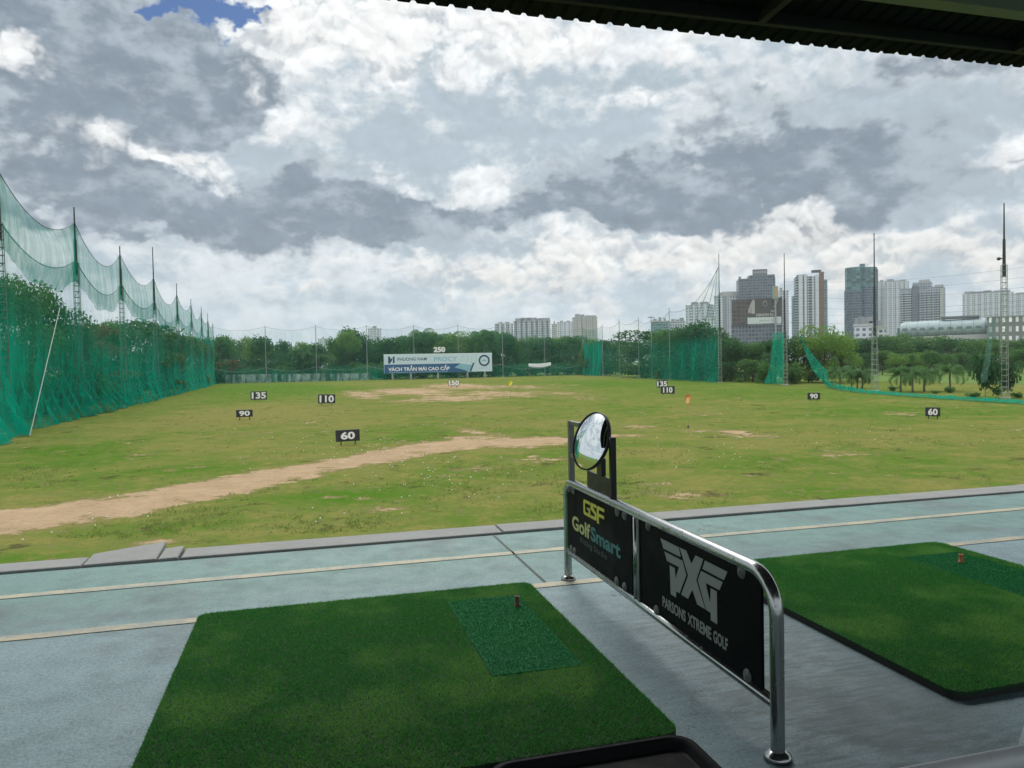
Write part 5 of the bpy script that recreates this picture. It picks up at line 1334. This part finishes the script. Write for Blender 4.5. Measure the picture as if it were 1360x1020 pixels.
adp('white_strip', [[(-.02, .0), (.97, .0), (.97, .25), (-.02, .25)]], plain('advert_white', (.50, .54, .54), .7, 0, .06, .1))
adp('pale_figure', [[(.08, .42), (.09, .80), (.05, .72), (.04, .62), (.015, .60), (.0, .45)], [(.10, .40), (.20, .40), (.20, .86), (.19, .93), (.15, .98), (.12, .88), (.09, .84)]], plain('advert_figure', (.34, .34, .31), .7, 0, .1, .2))
adp('ring_motif', [[(.44, .70), (.50, .66), (.56, .70), (.565, .82), (.50, .92), (.43, .82)]], plain('advert_grey', (.19, .19, .19), .7), -1.62)
adp('ring_motif', [[(.46, .72), (.50, .70), (.54, .72), (.54, .80), (.50, .84), (.46, .80)]], plain('advert_dark', (.03, .028, .028), .7), -1.70)
adp('corner_motif', [[(.72, .63), (.78, .70), (.80, .95), (.86, .98), (.90, .90), (.84, .75), (.78, .62)], [(.66, .45), (.76, .43), (.78, .50), (.68, .52)]], plain('advert_green', (.22, .31, .28), .7))
place_text('advert_lettering', 'DENON RS 5', ap(.24, 0)[0], -1.62, ap(0, .285)[1], (xa1-xa0)*.58, (za1-za0)*.11, plain('advert_letters', (.46, .46, .44), .7), ad, .05, .02)
place_text('strip_lettering', 'denon rs', ap(.33, 0)[0], -1.70, ap(0, .09)[1], (xa1-xa0)*.42, (za1-za0)*.07, plain('strip_letters', (.20, .24, .25), .7), ad, .04, .0)
slab_tower('tower_block', 1031, 1048, 387, 1050, F_WHITE2, 'pale slim tower between the grey sign tower and the twin tower', .2, .7, 2, 1, seed=14)
t, w, H = building('sign_tower', 1027.5, 1034.5, 690, 0, 'narrow upright sign frame in green and ochre beside the advert', 'sign'); z = H(380)
block(t, 'frame', plain('green_frame', (.20, .30, .24), .7), -w/2, w/2, 0, 2, H(397), z); block(t, 'sign_face', plain('ochre_face', (.42, .25, .10), .7, 0, .2, .3), -w*.1, w*.42, -.3, -.02, H(395), H(381)); block(t, 'mast', M_ROOFG, -.8, .8, .5, 1.8, 0, H(397)-.02)
# the twin tower with white piers and a brown pier
t, w, H = building('tower_block', 1055.5, 1098.5, 960, .10, 'tower with white vertical piers, dark window bands and one brown pier'); z = H(367)
block(t, 'tower_body', F_BAND, -w*.42, w*.40, .5, w*.6, 0, z); block(t, 'teal_side', F_TEAL, -w*.5, -w*.425, 1, w*.5, 0, H(392)); block(t, 'green_side', F_TEAL, w*.405, w*.5, 1, w*.5, 0, H(372))
for a, b in ((-.33, -.215), (-.165, -.05), (.155, .25)): block(t, 'white_pier', M_WPIER, w*a, w*b, -1, .48, 0, z+2)
for a in (-.095, .105):
    wp = block(t, 'window_stack', F_BAND, w*a, w*(a+.03), -1.4, -1.01, 20, z)
block(t, 'white_pier', M_WPIER, w*.06, w*.145, -1, .48, 0, z); block(t, 'brown_pier', M_BROWN, w*.262, w*.40, -1, .48, 0, z+5)
block(t, 'roof_box', plain('dark_roof_box', (.06, .055, .055), .7), w*.06, w*.33, 2, 9, z+5.02, z+8); block(t, 'roof_box', M_ROOFG, -w*.38, -w*.1, 2, 9, z+.02, z+3)
# the dark tower wrapped in green netting near its top
t, w, H = building('tower_block', 1124, 1165, 1000, 0, 'tall dark blue tower with its upper storeys wrapped in green site netting'); z = H(354)
def ngon(cx, cy, rx, ry, n=10, a0=0): return [(cx+rx*math.cos(2*PI*k/n+a0), cy+ry*math.sin(2*PI*k/n+a0)) for k in range(n)]
def extr(nm, mat, pts, z0, z1):
    mb = MB(); n = len(pts); per = 0; 
    for i in range(n):
        a, b = pts[i], pts[(i+1) % n]; L = math.dist(a, b); mb.add([(*a, z0), (*b, z0), (*b, z1), (*a, z1)], [(0, 1, 2, 3)], [[(per, z0), (per+L, z0), (per+L, z1), (per, z1)]]); per += L
    mb.add([(*p, z1) for p in pts], [tuple(range(n))]); return mb.build(nm, mat, t)
M_WRAP = facade('green_site_netting', (.075, .150, .168), (.072, .145, .16), 3.5, 6, .97, .9, .9, (.085, .16, .175))
extr('tower_body', F_DGLASS, ngon(-w*.17, w*.3, w*.30, w*.3), 0, H(386)); extr('tower_body', F_DGLASS, ngon(w*.20, w*.32, w*.27, w*.3), 0, H(381))
extr('wrapped_storeys', M_WRAP, ngon(-w*.17, w*.3, w*.31, w*.31), H(386)+.02, H(354)); extr('wrapped_storeys', M_WRAP, ngon(w*.20, w*.32, w*.285, w*.31), H(381)+.02, H(355))
block(t, 'lower_wing', F_DGLASS, -w*.5, -w*.30, w*.1, w*.5, 0, H(385)); block(t, 'core', M_WRAP, -w*.04, w*.12, w*.2, w*.5, H(355)+.1, H(349.5)); block(t, 'side_wing', F_DGLASS, w*.36, w*.5, w*.15, w*.55, 0, H(358))
slab_tower('white_house', 1137, 1160, 433, 480, F_WHITE, 'low white building at the foot of the dark tower', .1, .6, 0, 4, seed=20, cat='building')
slab_tower('white_house', 1161, 1176, 436, 520, F_WHITE2, 'lower white building behind the pole at the foot of the dark tower', -.1, .6, 0, 1, seed=21, cat='building')
# residential towers
slab_tower('tower_block', 1165.5, 1178, 374.5, 1250, F_WHITE2, 'pale narrow tower directly next to the dark tower', 0, 1.0, 2, 1, seed=22)
slab_tower('tower_block', 1178.5, 1206, 375, 1220, F_WHITE2, 'broad pale residential tower with regular balconies, second from the dark tower', .05, .6, 5, 3, seed=23)
t, w, H = building('tower_block', 1198, 1249.5, 1080, -.12, 'grey and white residential tower with a stepped roofline and stacked balconies'); z = H(382)
block(t, 'tower_body', F_GREY, -w*.48, w*.5, 2, w*.5, 0, z); block(t, 'high_block', F_GREY, -w*.20, w*.22, 4, w*.4, z+.02, H(374.5)); block(t, 'roof_box', M_CONC, -w*.06, w*.18, 6, w*.3, H(374.5)+.02, H(371))
block(t, 'dark_pier', plain('slate_pier', (.12, .14, .175), .7), -w*.20, -w*.06, -1.2, 1.98, 0, H(379))
for x0, x1 in ((-.46, -.40), (-.37, -.22), (-.03, .02), (.06, .11), (.16, .21), (.26, .31), (.36, .40)):
    mb = MB(); zz = 6
    while zz < z-4: mb.box(w*x0, w*x1, -1.3, 1.98, zz, zz+1.25); zz += 3.4
    mb.build('balcony_stack', M_WPIER, t)
block(t, 'end_pier', M_CONC, w*.43, w*.5, -1, 1.98, 0, z-3); block(t, 'roof_frame', M_CONC, w*.30, w*.5, 3, 8, z+.02, z+3)
slab_tower('tower_block', 1284, 1341, 390, 1350, F_WHITE2, 'wide pale apartment slab above the raised station', .06, .3, 9, 7, seed=25)
slab_tower('tower_block', 1341.5, 1400, 391, 1400, F_WHITE2, 'second wide apartment slab behind the floodlit pole', -.05, .3, 8, 6, seed=26)
# raised railway with its station
t, w, H = building('railway_station', 1203.5, 1322, 430, -.06, 'long raised railway station with a pale curved metal shell over the trees', 'station')
zd = H(446.5); zt = H(425.5)
m, tt = material('station_shell'); P = tt.n('ShaderNodeTexCoord').outputs['Object']; xx, yy, zz = tt.xyz(P)
rib = tt.math('LESS_THAN', tt.math('FRACT', tt.math('DIVIDE', xx, 5.6)), .06); blot = tt.noise(tt.scale(P, (.25, .25, .8)), 1, 4)
finish(tt, pbr(tt, tt.mix(rib, tt.mix(blot, (.20, .26, .27), (.32, .39, .40)), (.16, .19, .20)), .8, 0)); 
mb = MB(); n = 10; cs = [(-2.0, zd+1), (-3.2, zd+(zt-zd)*.35), (-2.6, zd+(zt-zd)*.7), (0, zd+(zt-zd)*.95), (5, zt+.9), (11, zt+1), (16, zd+(zt-zd)*.8), (18, zd+1)]
ns = 24; vs = []
for i in range(ns+1):
    x = -w/2+w*i/ns; f = 1 if 0 < i < ns else .93
    for y, zc in cs: vs.append((x, y, zd+(zc-zd)*f*(.93+.07*i/ns)))
k = len(cs); mb.add(vs, [(i*k+j, (i+1)*k+j, (i+1)*k+j+1, i*k+j+1) for i in range(ns) for j in range(k-1)]); mb.add([vs[j] for j in range(k)], [tuple(range(k-1, -1, -1))])
sh = mb.build('station_shell', m, t, True); M_VOID = plain('station_window', (.15, .20, .205), .35, 0, .2, .3)
for i in range(11):
    x = -w/2+w*(i+.6)/11.2; zc = zd+(zt-zd)*.52; mw_ = MB(); mw_.prism([(x-1.5, zc-.6), (x+1.5, zc-.6), (x+1.1, zc+.6), (x-1.1, zc+.6)], -3.35, -3.15); mw_.build('oval_opening', M_VOID, t)
    mw_ = MB(); mw_.prism([(x-1.5+2, zd+2.0), (x+1.5+2, zd+2.0), (x+1.0+2, zd+3.0), (x-1.0+2, zd+3.0)], -3.2, -2.95); mw_.build('oval_opening', M_VOID, t)
block(t, 'end_wall', plain('station_dark', (.09, .15, .15), .6), -w/2-1.5, -w/2+1.5, -1.5, 15, zd+.6, zd+(zt-zd)*.62); block(t, 'roof_canopy', plain('dark_canopy', (.13, .15, .155), .6), -w*.10, w*.27, 2, 14, zt+1.2, zt+2.4)
block(t, 'track_deck', M_CONC, -w/2-60, w/2+80, -3.6, 17, zd-2.2, zd+.4)
for i in range(9):
    x = -w/2-50+(w+120)*i/8; block(t, 'deck_pier', M_CONC, x-1.1, x+1.1, 4, 9, 0, zd-2.22)
t, w, H = building('office_block', 1319, 1400, 400, .04, 'grey office block with rows of white windows behind the floodlit pole', 'office block')
block(t, 'office_body', F_OFFICE, -w/2, w/2, 0, 20, 0, H(420)); block(t, 'parapet', M_ROOFG, -w/2-.3, w/2+.3, -.3, 20.3, H(420)+.01, H(418.6))
t_, w_, H_ = building('white_shed', 1190, 1203, 460, 0, 'small white house between the towers and the station', 'building')
block(t_, 'wall', F_WHITE, -w_/2, w_/2, 0, 8, 0, H_(443)); block(t_, 'roof', M_CONC, -w_/2-.4, w_/2+.4, -.4, 8.4, H_(443)+.01, H_(441.5))
# street lamp and overhead wires
p = atd(1233.5, 474, 300); sl_ = empty('street_lamp', (p.x, p.y, -.3), 0, 'tall pale street lamp post rising from the trees before the station', 'street lamp')
MB().tube([(0, 0, 0), (0, 0, 10.2)], [.22, .14], 8).build('lamp_post', M_WHITE, sl_); MB().box(-1.6, .2, -.15, .15, 10.21, 10.45).build('lamp_head', M_POLE, sl_)
for k, (ya, yb, lab) in enumerate(((371, 352, None), (381, 366, None), (391, 380, None), (404, 398, None), (413, 405, None), (425, 412, None))):
    a, b = atd(1045, ya+3, 330), atd(1420, yb-6, 230); L = b-a
    pts = [a+L*s+Vector((0, 0, -2.5*4*s*(1-s)))-a for s in [i/16 for i in range(17)]]
    o = MB().tube(pts, .028, 4).build('overhead_wire', M_POLEDARK); o.location = a; tag(o, 'thin overhead wire crossing the sky before the residential towers', 'wire', 'overhead wires before the towers')
# ================================================================== the humid air
m, t = material('humid_air')
v = t.n('ShaderNodeVolumePrincipled', {'Color': (.80, .88, .95), 'Density': .00011, 'Anisotropy': .2})
t.t.links.new(v.outputs[0], t.n('ShaderNodeOutputMaterial').inputs['Volume'])
tag(MB().box(-2450, 2450, -350, 3050, -1.6, 190).build('haze', m), kind='stuff')
